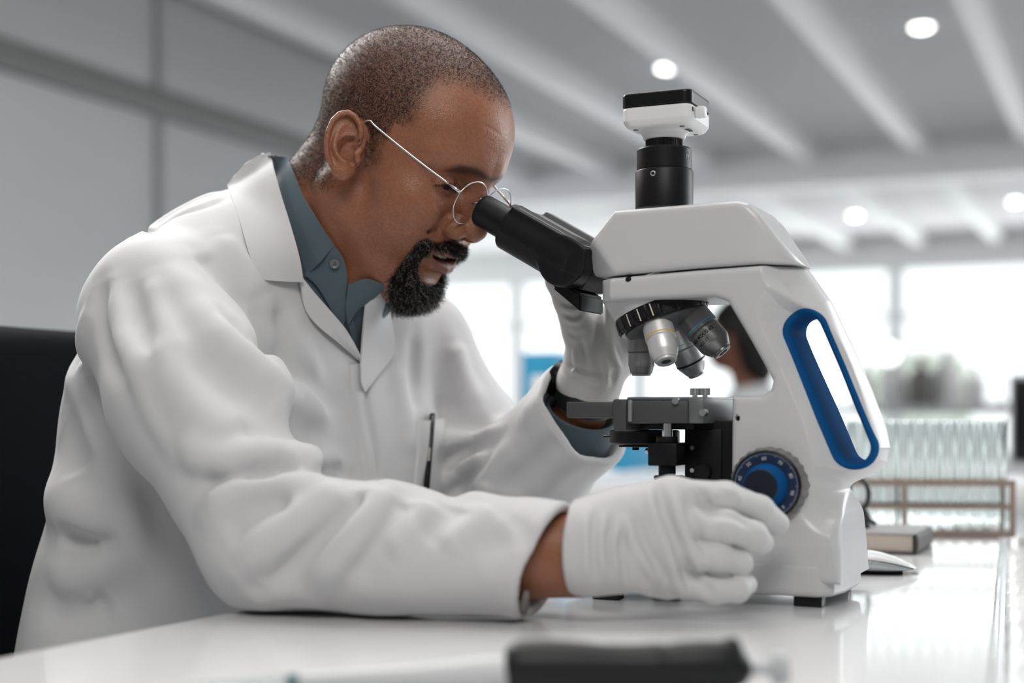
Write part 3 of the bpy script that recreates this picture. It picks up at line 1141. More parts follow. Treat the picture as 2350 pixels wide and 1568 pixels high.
def proj_px(P):
    d = P - CC
    Yd = d @ CF
    return 1175 + FPX * (d @ CR) / Yd, HOR - FPX * d[:, 2] / Yd


def march(fn, px, py, t0=0.7, t1=2.2, steps=200):
    d = ray(px, py)
    ts = np.linspace(t0, t1, steps)
    f = fn(CC + ts[:, None] * d)
    i = np.argmax(f < 0)
    if f[i] >= 0:
        i = int(np.argmin(f))
        return CC + ts[i] * d
    a, b = ts[max(i - 1, 0)], ts[i]
    for _ in range(25):
        m = (a + b) / 2
        if fn((CC + m * d)[None])[0] < 0:
            b = m
        else:
            a = m
    return CC + b * d


def rays(PX2):
    PX2 = np.asarray(PX2, float)
    return ((PX2[:, :1] - 1175) / FPX) * CR + CF + ((HOR - PX2[:, 1:2]) / FPX) * np.array([0, 0, 1.0])


def march_many(fn, PX2, t0=.75, iters=70):
    D = rays(PX2)
    L = vlen(D)
    t = np.full(len(D), t0)
    best = t.copy()
    bd = np.full(len(D), 1e9)
    for _ in range(iters):
        d = fn(CC + D * t[:, None])
        m = d < bd
        best = np.where(m, t, best)
        bd = np.where(m, d, bd)
        t = np.minimum(t + np.clip(d, -.02, .08) * .75 / L, 2.2)
    res = np.abs(fn(CC + D * t[:, None]))
    t = np.where((res < .002) & (t < 2.1), t, best)
    return CC + D * t[:, None]


def grad(fn, P, e=0.0005):
    P = np.atleast_2d(P)
    g = np.stack([fn(P + np.eye(3)[i] * e) - fn(P - np.eye(3)[i] * e) for i in range(3)], 1)
    return g / np.maximum(vlen(g), 1e-12)[:, None]


# ear, drawn in a plane that faces a little forward
EAR_C = PY(797, 336, Y0 - 0.087)
EAR_S = 5.45e-5
ER, EU, EN = CR.copy(), np.array([0, 0, 1.0]), -CF.copy()


def ear_pt(cx, cy, n=0.0):
    return EAR_C + ER * (cx - 575) * EAR_S + EU * (785 - cy) * EAR_S + EN * n


ear_outline = (catmull([(690, 250), (600, 200), (470, 225), (340, 350), (255, 540), (222, 760), (235, 960), (300, 1140), (380, 1300), (480, 1375), (590, 1350), (690, 1260), (720, 1120), (800, 960), (880, 760), (900, 560), (830, 380)], 4, True) - np.array([575, 785])) * np.array([EAR_S, -EAR_S])
helix = [ear_pt(x, y, n) for x, y, n in ((690, 790, -.003), (770, 720, .000), (825, 560, .0035), (800, 420, .0045), (720, 290, .0048), (600, 222, .005), (460, 250, .0055), (340, 370, .0062), (265, 550, .0068), (235, 760, .007), (245, 950, .0065), (300, 1110, .0055))]
antih = [ear_pt(x, y, n) for x, y, n in ((520, 420, .0005), (430, 540, .0022), (375, 680, .004), (365, 810, .005), (405, 930, .005), (480, 1020, .0048), (545, 1070, .004))]
antih2 = [ear_pt(x, y, n) for x, y, n in ((700, 600, -.0005), (560, 610, .001), (430, 660, .003))]


def ear_sdf(P):
    far = vlen(P - EAR_C) - .042
    m = far < .02
    out = np.maximum(far, .018)
    if m.any():
        out[m] = ear_near(P[m])
    return out


def ear_near(P):
    q = P - EAR_C
    p_, u_, n_ = q @ ER, q @ EU, q @ EN
    o = poly2d(p_, u_, ear_outline)
    dish = 0.004 * np.clip(-p_ / 0.015, -1, 1)
    plate = smax(o, np.abs(n_ - dish + 0.001) - 0.0025, 0.003)
    F = plate
    F = smin(F, chain(P, helix, [.0022, .0024, .0026, .0026, .0026, .0027, .0027, .0026, .0025, .0024, .0024, .002]), 0.0012)
    F = smin(F, chain(P, antih, [.0018, .0026, .0030, .0030, .0030, .0030, .0028]), 0.002)
    F = smin(F, chain(P, antih2, [.0010, .0020, .0025]), 0.002)
    F = smin(F, ell(P, ear_pt(480, 1190, .0015), (0.0092, 0.005, 0.0095), np.stack([ER, EN, EU], 1)), 0.004)
    # hollows
    F = ssub(F, ell(P, ear_pt(600, 860, 0.003), (0.0095, 0.0085, 0.0105), np.stack([ER, EN, EU], 1)), 0.0025)
    F = ssub(F, ell(P, ear_pt(640, 690, 0.0015), (0.0085, 0.006, 0.004), np.stack([ER, EN, EU], 1)), 0.002)
    F = ssub(F, ell(P, ear_pt(640, 1020, 0.003), (0.0028, 0.006, 0.005), np.stack([ER, EN, EU], 1)), 0.002)
    F = smin(F, chain(P, [ear_pt(790, 860, .0012), ear_pt(745, 930, .0024), ear_pt(760, 1040, .0010)], [.0030, .0034, .0028]), 0.003)
    # bowl floor
    F = smin(F, ell(P, ear_pt(620, 820, -0.0085), (0.013, 0.003, 0.018), np.stack([ER, EN, EU], 1)), 0.002)
    return F


NECK0 = h2w((-0.022, 0, -0.045))
NECK1 = np.array([-0.812, Y0, 1.035])


def head_core(P):
    q = w2h(P)
    a = q.copy()
    a[:, 1] = np.abs(a[:, 1])
    d = ell(a, (-.008, 0, .048), (.0985, .0765, .0835))
    d = smin(d, ell(a, (.036, 0, .050), (.060, .066, .058)), .03)
    d = smin(d, ell(a, (.043, 0, -.012), (.049, .061, .062)), .03)
    d = smin(d, ell(a, (.036, 0, -.058), (.050, .052, .045)), .025)
    d = smin(d, cone(a, (.000, .053, -.045), (.068, .014, -.093), .019, .018), .022)
    d = smin(d, ell(a, (.078, 0, -.088), (.021, .024, .019)), .014)
    d = smin(d, ell(a, (.060, .044, -.012), (.027, .022, .019)), .02)
    d = smin(d, ell(a, (.060, .038, -.038), (.028, .023, .026)), .02)
    d = smin(d, ell(a, (.077, 0, -.050), (.027, .033, .026)), .016)
    d = smin(d, cone(a, (.088, .010, .041), (.069, .050, .037), .010, .009), .016)
    # eye sockets, lids
    d = ssub(d, ell(a, (.095, .032, .017), (.016, .020, .0115)), .012)
    d = smin(d, ell(a, (.0735, .0315, .0165), (.0145, .0160, .0135)), .004)
    d = ssub(d, ell(a, (.0885, .032, .0125), (.006, .0125, .0032)), .0015)
    # nose
    d = smin(d, cone(a, (.091, 0, .030), (.110, 0, -.006), .0085, .0115), .012)
    d = smin(d, ell(a, (.1125, 0, -.013), (.0135, .0135, .0118)), .007)
    d = smin(d, ell(a, (.1010, .0160, -.0195), (.0142, .0112, .0112)), .005)
    d = ssub(d, ell(a, (.1075, .0085, -.0285), (.0065, .0042, .006)), .0025)
    # alar crease and smile fold
    def groove(pts, amp, w):
        pts = np.array(pts)
        m = np.nonzero(((a > pts.min(0) - 2.6 * w) & (a < pts.max(0) + 2.6 * w)).all(1))[0]
        out = np.zeros(len(a))
        if len(m):
            out[m] = groove_(pts, amp, w, a[m])
        return out

    def groove_(pts, amp, w, a):
        dd, tt = polydist(a, pts)
        return amp * np.exp(-(dd / w) ** 2) * np.clip(4 * tt + .25, 0, 1) * np.clip(4 * (1 - tt) + .25, 0, 1)
    # lips
    d = smin(d, chain(a, [(.1045, 0, -.0440), (.1008, .013, -.0445), (.083, .032, -.0480)], [.0058, .0056, .003]), .006)
    d = smin(d, chain(a, [(.1005, 0, -.0635), (.0970, .013, -.0620), (.0825, .0305, -.0500)], [.0076, .0070, .003]), .006)
    d = ssub(d, chain(a, [(.107, 0, -.0530), (.102, .014, -.0525), (.0865, .0305, -.0490)], [.0040, .0036, .0010]), .002)
    d = ssub(d, ell(a, (.088, 0, -.0528), (.016, .025, .0055)), .002)
    d = ssub(d, ell(a, (.104, 0, -.0745), (.009, .018, .0055)), .008)
    d = d + groove([(.100, .0205, -.008), (.0970, .0280, -.0170), (.0950, .0260, -.027)], .0034, .0028)
    d = d + groove([(.098, .023, -.013), (.089, .033, -.027), (.079, .040, -.044)], .0058, .0042)
    d = d - groove([(.090, .036, -.009), (.082, .044, -.024)], .0058, .011)
    # frown and forehead lines, crow's feet, lid crease
    d = d + groove([(.098, .010, .061), (.088, .036, .064)], .0007, .0016)
    d = d + groove([(.096, .006, .078), (.086, .034, .080)], .0004, .0020)
    d = d + groove([(.074, .052, .012), (.064, .060, .004), (.056, .064, -.006)], .0006, .0013)
    d = d + groove([(.074, .052, .016), (.062, .061, .015), (.053, .066, .010)], .0006, .0013)
    d = d + groove([(.088, .020, .0215), (.087, .034, .0235), (.079, .046, .0195)], .0012, .0016)
    d = d + groove([(.089, .018, .008), (.083, .034, .003), (.075, .045, .007)], .0007, .0020)
    return d


def neck_sdf(P):
    d = cone(P, NECK0, NECK1, 0.0570, 0.0650)
    d = smin(d, cone(P, h2w((-.050, 0, -.02)), NECK1 + np.array([-0.005, 0, 0.02]), .048, .060), .02)
    # throat and sternomastoid
    d = smin(d, cone(P, h2w((.045, 0, -.080)), np.array([-0.748, Y0, 1.015]), .030, .040), .03)
    for s in (-1, 1):
        d = smin(d, cone(P, h2w((-.015, s * .058, -.040)), np.array([-0.755, Y0 + s * .022, 1.010]), .014, .012), .018)
    return d


def head_sdf(P):
    d = smin(head_core(P), neck_sdf(P), .022)
    e = ear_sdf(P)
    Pm = hmirror(P)
    e = np.minimum(e, ear_sdf(Pm))
    return smin(d, e, .0035)


def body_lowres(P):
    d = chain(P, [(-.88, Y0, .58), (-.84, Y0, .78), (-.83, Y0, .92), NECK1 + np.array([-.01, 0, -.03])], [.12, .11, .105, .06])
    d = smin(d, chain(P, [(-.81, Y0, 1.02), (-.825, 1.07, 1.015), (-.735, 1.0, .90), (-.645, .99, .806), (-.52, 1.005, .80)], [.06, .055, .048, .042, .034]), .03)
    d = smin(d, chain(P, [(-.81, Y0, 1.02), (-.78, 1.41, 1.0), (-.66, 1.43, .80), (-.565, 1.36, .885)], [.06, .055, .042, .033]), .03)
    return d


person = empty('person', (-0.85, Y0, 0.0), 'seated man in white lab coat and round glasses leaning over the microscope', 'person')
hm = sdf_mesh('head', head_sdf, (-0.905, 1.125, 0.965), (-0.535, 1.355, 1.310), 0.0011)
HV = verts_np(hm)
# wrist and forearm skin below the right cuff, at fine resolution
WR0, WR1 = np.array([-.53, 1.002, .801]), np.array([-.400, 1.026, .800])


def wrist_sdf(P):
    R = np.eye(3)
    q = P.copy()
    q[:, 2] = (q[:, 2] - .80) * 0.86 + .80
    return cone(q, WR0, WR1, .033, .0275)


wm = sdf_mesh('wrist', wrist_sdf, (-.58, .95, .75), (-.36, 1.07, .85), 0.003)
bl = sdf_mesh('trunk', body_lowres, (-1.03, .93, .42), (-.46, 1.50, 1.12), 0.008)


def join_meshes(name, ms):
    Vs, Fs, n = [], [], 0
    for m in ms:
        v = verts_np(m)
        k = np.empty(len(m.loops), np.int32)
        m.loops.foreach_get('vertex_index', k)
        Vs.append(v)
        Fs.append(k.reshape(-1, 4) + n)
        n += len(v)
    return mesh_np(name, np.concatenate(Vs), np.concatenate(Fs))


body_me = join_meshes('body', [hm, wm, bl])
BV = verts_np(body_me)

# ---- colour masks on the skin (hair, beard shadow, brows, lips), mirrored about the face's midline
QH = w2h(BV)
BVm = np.where((QH[:, 1] > 0)[:, None], hmirror(BV), BV)
QX, QY = proj_px(BVm)
m_noear = np.clip((ear_sdf(BVm) - .001) / .003, 0, 1)
inhead = (np.arange(len(BV)) < len(HV))


def pmask(poly, soft):
    d = poly2d(QX, QY, np.array(poly, float))
    return np.clip(0.5 - d / soft, 0, 1)


hair_poly = [(1230, 300), (1186, 282), (1165, 240), (1122, 214), (1062, 186), (1008, 186), (972, 218), (946, 280), (905, 292), (868, 330), (862, 372), (838, 378), (826, 330), (780, 330), (752, 425), (700, 425), (640, 400), (600, 250), (700, 40), (960, 0), (1200, 100)]
m_hair = pmask(hair_poly, 45) * inhead * np.where((QH[:, 0] > 0.03) & (QH[:, 2] < 0.045), 0, 1) * np.where(QH[:, 2] < -0.075, 0, 1) * m_noear
must_poly = [(1000, 556), (1040, 553), (1072, 560), (1092, 574), (1088, 600), (1062, 600), (1030, 582), (995, 572), (975, 585), (962, 570), (975, 552)]
goat_poly = [(985, 548), (960, 555), (935, 588), (912, 618), (897, 640), (893, 668), (915, 715), (960, 755), (1050, 740), (1060, 660), (1035, 652), (1012, 650), (1000, 662), (975, 652), (958, 640), (957, 610), (970, 588), (985, 572)]
m_must = pmask(must_poly, 8) * inhead * (QH[:, 0] > .07) * (QH[:, 2] < -.029) * (QH[:, 2] > -.060)
m_goat = pmask(goat_poly, 9) * inhead * (QH[:, 0] > .025) * (QH[:, 2] < -.034)
soul = pmask([(1005, 640), (1040, 640), (1045, 665), (1000, 662)], 6) * inhead * (QH[:, 2] < -.066)
m_goat = np.maximum(m_goat, soul)
m_brow = pmask([(1020, 392), (1055, 378), (1095, 385), (1128, 408), (1135, 424), (1112, 412), (1080, 402), (1045, 398)], 10) * inhead * (QH[:, 0] > .06) * (QH[:, 2] > .02)
a_ = QH.copy()
a_[:, 1] = np.abs(a_[:, 1])
dl = np.minimum(polydist(a_, [(.1065, 0, -.0465), (.1025, .013, -.0465), (.085, .032, -.0485)])[0], polydist(a_, [(.1035, 0, -.0625), (.0995, .013, -.0610), (.0845, .030, -.0500)])[0] - 0.001)
m_lip = np.clip(1 - (dl - .0042) / .003, 0, 1) * inhead
m_stub = pmask([(880, 420), (1010, 560), (960, 640), (930, 720), (860, 680), (810, 560), (830, 420)], 60) * inhead * (QH[:, 2] < -.01)
vattr(body_me, 'hair', m_hair)
vattr(body_me, 'beard', np.maximum(m_must, m_goat))
vattr(body_me, 'brow', m_brow)
vattr(body_me, 'lip', m_lip)
vattr(body_me, 'stub', m_stub)


def skin_material():
    m = bpy.data.materials.new('skin')
    m.use_nodes = True
    nt = m.node_tree
    N, L = nt.nodes, nt.links
    b = N['Principled BSDF']
    tc = N.new('ShaderNodeTexCoord')

    def attr(n):
        a = N.new('ShaderNodeAttribute')
        a.attribute_name = n
        return a.outputs['Fac']

    def noise(scale, detail=4, rough=.5):
        n = N.new('ShaderNodeTexNoise')
        n.inputs['Scale'].default_value = scale
        n.inputs['Detail'].default_value = detail
        n.inputs['Roughness'].default_value = rough
        L.new(tc.outputs['Object'], n.inputs['Vector'])
        return n.outputs['Fac']

    def mix(fac, c1, c2):
        x = N.new('ShaderNodeMix')
        x.data_type = 'RGBA'
        if isinstance(fac, float):
            x.inputs['Factor'].default_value = fac
        else:
            L.new(fac, x.inputs['Factor'])
        for s, c in ((6, c1), (7, c2)):
            if isinstance(c, tuple):
                x.inputs[s].default_value = (*c, 1)
            else:
                L.new(c, x.inputs[s])
        return x.outputs[2]

    def math_(op, a, c):
        x = N.new('ShaderNodeMath')
        x.operation = op
        for i, v in ((0, a), (1, c)):
            if isinstance(v, (int, float)):
                x.inputs[i].default_value = v
            else:
                L.new(v, x.inputs[i])
        return x.outputs[0]

    def rng(v, a, c, lo, hi):
        x = N.new('ShaderNodeMapRange')
        L.new(v, x.inputs['Value'])
        for k, q in zip(('From Min', 'From Max', 'To Min', 'To Max'), (a, c, lo, hi)):
            x.inputs[k].default_value = q
        return x.outputs[0]
    base = mix(noise(38, 5), SK1, SK2)
    base = mix(rng(noise(420, 3), .35, .7, 0, .35), base, (SK1[0] * .55, SK1[1] * .5, SK1[2] * .5))
    base = mix(math_('MULTIPLY', attr('lip'), .7), base, (.16, .055, .045))
    # shaved stubble specks
    v = N.new('ShaderNodeTexVoronoi')
    v.inputs['Scale'].default_value = 950
    L.new(tc.outputs['Object'], v.inputs['Vector'])
    spot = rng(v.outputs['Distance'], .12, .42, 1, 0)
    base = mix(math_('MULTIPLY', math_('MULTIPLY', attr('stub'), spot), .5), base, (.012, .008, .007))
    hn = rng(noise(900, 2), .36, .60, .25, 1)
    base = mix(math_('MULTIPLY', math_('MULTIPLY', attr('hair'), hn), .93), base, (.018, .012, .010))
    base = mix(math_('MULTIPLY', attr('beard'), .93), base, (.010, .007, .006))
    base = mix(math_('MULTIPLY', attr('brow'), .8), base, (.016, .010, .008))
    L.new(base, b.inputs['Base Color'])
    r = math_('ADD', rng(noise(60, 4), .3, .7, .31, .46), math_('MULTIPLY', attr('hair'), .12))
    L.new(r, b.inputs['Roughness'])
    b.inputs['Specular IOR Level'].default_value = .45
    b.inputs['Subsurface Weight'].default_value = .12
    b.inputs['Subsurface Radius'].default_value = (.008, .003, .0015)
    b.inputs['Subsurface Scale'].default_value = 1.0
    v2 = N.new('ShaderNodeTexVoronoi')
    v2.inputs['Scale'].default_value = 900
    L.new(tc.outputs['Object'], v2.inputs['Vector'])
    hgt = math_('ADD', math_('MULTIPLY', v2.outputs['Distance'], .55), math_('MULTIPLY', noise(300, 4), 1.0))
    bp = N.new('ShaderNodeBump')
    bp.inputs['Strength'].default_value = .60
    bp.inputs['Distance'].default_value = .0006
    L.new(hgt, bp.inputs['Height'])
    L.new(bp.outputs['Normal'], b.inputs['Normal'])
    return m


SK1, SK2 = (.290, .115, .060), (.385, .162, .090)
M_skin = skin_material()
body = link('body', body_me, M_skin, person)

# eyes
M_eye = mat('eye_white', (.62, .58, .54), .2)
M_iris = mat('dark_iris', (.02, .012, .008), .1)
for s in (-1, 1):
    c = h2w((.0735, s * .0315, .0160))
    fd = HM @ np.array([.93, 0, -.36])
    rr = .0126
    prof = [(0, rr)] + [(rr * math.sin(t), rr * math.cos(t)) for t in np.linspace(.12, math.pi - .05, 18)] + [(0, -rr)]
    e = lathe('eyeball', prof, c, fd, M_eye, person, seg=28)
    lathe('iris', [(0, rr + .0004)] + [((rr + .0004) * math.sin(t), (rr + .0004) * math.cos(t)) for t in np.linspace(.1, .46, 6)], c, fd, M_iris, e, seg=24)
# teeth
tp = [h2w(p) for p in [(.078, -.026, -.0485), (.0895, -.017, -.0495), (.0955, -.008, -.0500), (.0970, 0, -.0502), (.0955, .008, -.0500), (.0895, .017, -.0495), (.078, .026, -.0485)]]
bm = bmesh.new()
crv = catmull(tp, 6)
up = HU
top = [bm.verts.new(p + up * .0045) for p in crv]
bot = [bm.verts.new(p - up * .0042 + up * (.0006 * (1 if (i % 6) in (0,) else 0))) for i, p in enumerate(crv)]
bk = [bm.verts.new(p + up * .0045 - HF * .003) for p in crv]
bk2 = [bm.verts.new(p - up * .004 - HF * .003) for p in crv]
for i in range(len(crv) - 1):
    bm.faces.new((top[i], top[i + 1], bot[i + 1], bot[i]))
    bm.faces.new((bot[i], bot[i + 1], bk2[i + 1], bk2[i]))
    bm.faces.new((bk[i + 1], bk[i], bk2[i], bk2[i + 1]))
    bm.faces.new((top[i + 1], top[i], bk[i], bk[i + 1]))
bmesh.ops.recalc_face_normals(bm, faces=bm.faces)
link('teeth', bm_mesh(bm, 'teeth', smooth=True), mat('tooth_enamel', (.62, .57, .49), .25), person)


# ---- hair, as real strands
def face_samples(V, Fq, w, n, rng):
    """n random points on quads weighted by area*w"""
    A, B_, C_, D_ = (V[Fq[:, i]] for i in range(4))
    ar = 0.5 * (vlen(np.cross(B_ - A, C_ - A)) + vlen(np.cross(C_ - A, D_ - A))) * w[Fq].mean(1)
    c = np.cumsum(ar)
    fi = np.searchsorted(c, rng.random(n) * c[-1])
    u, v = rng.random((n, 1)), rng.random((n, 1))
    p = (A[fi] * (1 - u) + B_[fi] * u) * (1 - v) + (D_[fi] * (1 - u) + C_[fi] * u) * v
    nr = np.cross(C_[fi] - A[fi], D_[fi] - B_[fi])
    nr /= np.maximum(vlen(nr), 1e-12)[:, None]
    return p, nr


def strands(name, paths, r0, m, parent, taper=True):
    """paths: (n, k, 3); one mesh of 3-sided tapering hairs"""
    n, k, _ = paths.shape
    T = np.gradient(paths, axis=1)
    T /= np.maximum(np.linalg.norm(T, axis=2, keepdims=True), 1e-12)
    ref = np.where(np.abs(T[..., 2:3]) < .8, np.array([0, 0, 1.0]), np.array([1.0, 0, 0]))
    X = np.cross(T, ref)
    X /= np.maximum(np.linalg.norm(X, axis=2, keepdims=True), 1e-12)
    Yv = np.cross(T, X)
    rad = (np.linspace(1, .35, k) if taper else np.ones(k))[None, :, None] * np.broadcast_to(np.asarray(r0).reshape(-1, 1, 1), (n, 1, 1))
    V = np.stack([paths + rad * (X * math.cos(a) + Yv * math.sin(a)) for a in (0, 2.0944, 4.18879)], 2)   # n,k,3,3
    V = V.reshape(-1, 3)
    base = (np.arange(n)[:, None, None] * k + np.arange(k - 1)[None, :, None]) * 3
    s = np.arange(3)[None, None, :]
    s1 = (s + 1) % 3
    q = np.stack([base + s, base + s1, base + 3 + s1, base + 3 + s], -1).reshape(-1, 4)
    o = link(name, mesh_np(name, V, q), m, parent)
    o['kind'] = 'stuff'
    return o


HFq = np.empty(len(hm.loops), np.int32)
hm.loops.foreach_get('vertex_index', HFq)
HFq = HFq.reshape(-1, 4)
nh = len(HV)


def curl(p, nr, L, k, jit, lift, rng, curlr=0.0, turns=1.0, droop=None):
    n = len(p)
    rd = rng.normal(size=(n, 3))
    tn = rd - nr * np.einsum('ij,ij->i', rd, nr)[:, None]
    tn /= np.maximum(vlen(tn), 1e-9)[:, None]
    d = nr * lift + tn * jit
    if droop is not None:
        d = d + droop
    d /= vlen(d)[:, None]
    e1 = np.cross(d, rng.normal(size=(n, 3)))
    e1 /= np.maximum(vlen(e1), 1e-9)[:, None]
    e2 = np.cross(d, e1)
    L = np.asarray(L).reshape(-1, 1)
    ph = rng.random((n, 1)) * 6.28
    tr = turns * (0.6 + 0.8 * rng.random((n, 1)))
    out = []
    for i in range(k):
        t = i / (k - 1)
        a = ph + tr * 6.28 * t
        r = curlr * min(1, t * 3)
        out.append(p + d * (L * t) + (e1 * np.cos(a) + e2 * np.sin(a)) * r - (e1 * np.cos(ph) + e2 * np.sin(ph)) * r * 0)
    return np.stack(out, 1)


M_hair = mat('black_hair', (.008, .007, .006), .45, spec=.35)
M_grey = mat('grey_and_rimlit_hair', (.42, .40, .38), .4, spec=.5)
rng = np.random.default_rng(3)
p, nr = face_samples(HV, HFq, m_hair[:nh] ** 1.3, 34000, rng)
pt = curl(p, nr, rng.uniform(.0016, .0030, len(p)), 4, 1.2, .55, rng, .0005, 1.0)
g = rng.random(len(p)) < np.where(w2h(p)[:, 0] < -.045, .34, .07)  # more grey strands at the back paint in the nape's rim light
hair = strands('hair', pt[~g], .00014, M_hair, person)
hair['label'] = 'closely shaved dark hair'
strands('grey_and_rimlit_hair', pt[g], .00010, M_grey, hair)
# beard
p, nr = face_samples(HV, HFq, m_goat[:nh], 7500, rng)
qh = w2h(p)
Lb = np.clip(.0032 + .0125 * np.clip((-.062 - qh[:, 2]) / .035, 0, 1) + rng.normal(0, .002, len(p)), .003, .026)
pt = curl(p, nr, Lb, 11, .55, 1.0, rng, .0011, 2.2, droop=np.array([0.0, 0, -.45]))
g = rng.random(len(p)) < .17
beard = strands('beard', pt[~g], .00016, M_hair, person)
beard['label'] = 'curly black goatee flecked with grey'
strands('grey_and_rimlit_hair', pt[g], .00015, M_grey, beard)
p, nr = face_samples(HV, HFq, m_must[:nh], 3200, rng)
pt = curl(p, nr, rng.uniform(.004, .008, len(p)), 8, .6, .8, rng, .0007, 1.4, droop=np.array([0.1, 0, -.8]))
g = rng.random(len(p)) < .08
mo = strands('moustache', pt[~g], .00015, M_hair, person)
strands('grey_and_rimlit_hair', pt[g], .00014, M_grey, mo)
p, nr = face_samples(HV, HFq, m_brow[:nh], 900, rng)
pt = curl(p, nr, rng.uniform(.004, .007, len(p)), 5, .35, .35, rng, .0003, .5, droop=HM @ np.array([-.7, 0, .3]))
eb = strands('eyebrow', pt, .00012, M_hair, person)

# lashes
lp = []
for s in (-1, 1):
    for k in range(110):
        u = rng.random()
        b_ = .0195 + .026 * u
        f0 = .0885 - .010 * (abs(u - .45) / .55) ** 2
        c0 = np.array([f0 - .0015, s * b_, .0155 - .004 * (abs(u - .5) * 2) ** 2])
        d0 = np.array([.85, s * (u - .4) * .9, -.55]) * (.006 + .003 * rng.random())
        lp.append([h2w(c0 + d0 * t + np.array([0, 0, .0022 * t * t])) for t in np.linspace(0, 1, 5)])
strands('eyelashes', np.array(lp), .00017, M_hair, person)

# ------------------------------------------------------------- eyeglasses
M_wire = mat('silver_wire', (.72, .72, .73), .2, metal=1.0)
M_lensg = mat('spectacle_glass', (1, 1, 1), 0.0, trans=1.0, ior=1.12, spec=.5)
gl = empty('eyeglasses', h2w((.1, 0, .01)), 'round silver wire-rimmed eyeglasses worn by the man at the microscope', 'glasses')
LC = w2h(PY(1079, 466, Y0 - .0335)[None])[0]
for s in (-1, 1):
    c = np.array([LC[0], s * abs(LC[1]), LC[2]])
    wrap = s * math.radians(1)
    ex = np.array([-math.sin(abs(wrap)), s * math.cos(wrap), 0])
    ez = np.array([-.03, 0, 1.0])
    ring = np.array([h2w(c + ex * .0240 * math.cos(t) + ez * .0216 * math.sin(t)) for t in np.linspace(0, 2 * math.pi, 64, endpoint=False)])
    rim = tube('rim', ring, .00075, M_wire, gl, seg=8, closed=True)
    bm = bmesh.new()
    nvec = np.cross(ex, ez) * s
    f1 = [bm.verts.new(h2w(c + ex * .0237 * math.cos(t) + ez * .0213 * math.sin(t) + np.array([.0004, 0, 0]))) for t in np.linspace(0, 2 * math.pi, 48, endpoint=False)]
    f2 = [bm.verts.new(h2w(c + ex * .0237 * math.cos(t) + ez * .0213 * math.sin(t) - np.array([.0006, 0, 0]))) for t in np.linspace(0, 2 * math.pi, 48, endpoint=False)]
    bm.faces.new(f1)
    bm.faces.new(f2[::-1])
    for i in range(48):
        bm.faces.new((f1[i], f2[i], f2[(i + 1) % 48], f1[(i + 1) % 48]))
    bmesh.ops.recalc_face_normals(bm, faces=bm.faces)
    link('lens', bm_mesh(bm, 'lens'), M_lensg, gl)
    hinge = c + ex * .0238 + ez * .0075
    hw_ = h2w(hinge)
    e_top = PY(848, 281, Y0 - .081)
    if s > 0:
        e_top = hmirror(e_top[None])[0]
    dirx = e_top - hw_
    mid = hw_ + dirx * .9 + np.array([0, s * .002, .001])
    hook = [e_top + np.array([-.012, -s * .007, .001]), e_top + np.array([-.026, -s * .012, -.010]), e_top + np.array([-.034, -s * .012, -.028])]
    path = catmull([hw_ + dirx * .10, hw_ + dirx * .5 + np.array([0, s * .003, 0]), mid, e_top + np.array([.001, s * .001, .001])] + hook, 8)
    tube('temple', path, .00115, M_wire, gl, seg=8)
    tube('hinge', [h2w(hinge + np.array([.0005, 0, 0])), hw_ + dirx * .04, hw_ + dirx * .12], .0016, M_wire, gl, seg=8)
bridge = [h2w((LC[0] + dx, y, LC[2] + dz)) for dx, y, dz in ((0, -.0115, .006), (.005, -.006, .0105), (.0065, 0, .0115), (.005, .006, .0105), (0, .0115, .006))]
tube('bridge', catmull(bridge, 6), .0009, M_wire, gl, seg=8)
for s in (-1, 1):
    lathe('nose_pad', [(0, -.0006), (.0025, -.0005), (.003, 0), (.0025, .0006), (0, .0007)], h2w((LC[0] - .006, s * .0105, LC[2] - .003)), HM @ np.array([.3, -s, 0]), M_lensg, gl, seg=16)
    tube('pad_arm', [h2w((LC[0], s * .0118, LC[2] + .002)), h2w((LC[0] - .004, s * .0115, LC[2])), h2w((LC[0] - .006, s * .0108, LC[2] - .002))], .0005, M_wire, gl, seg=6)
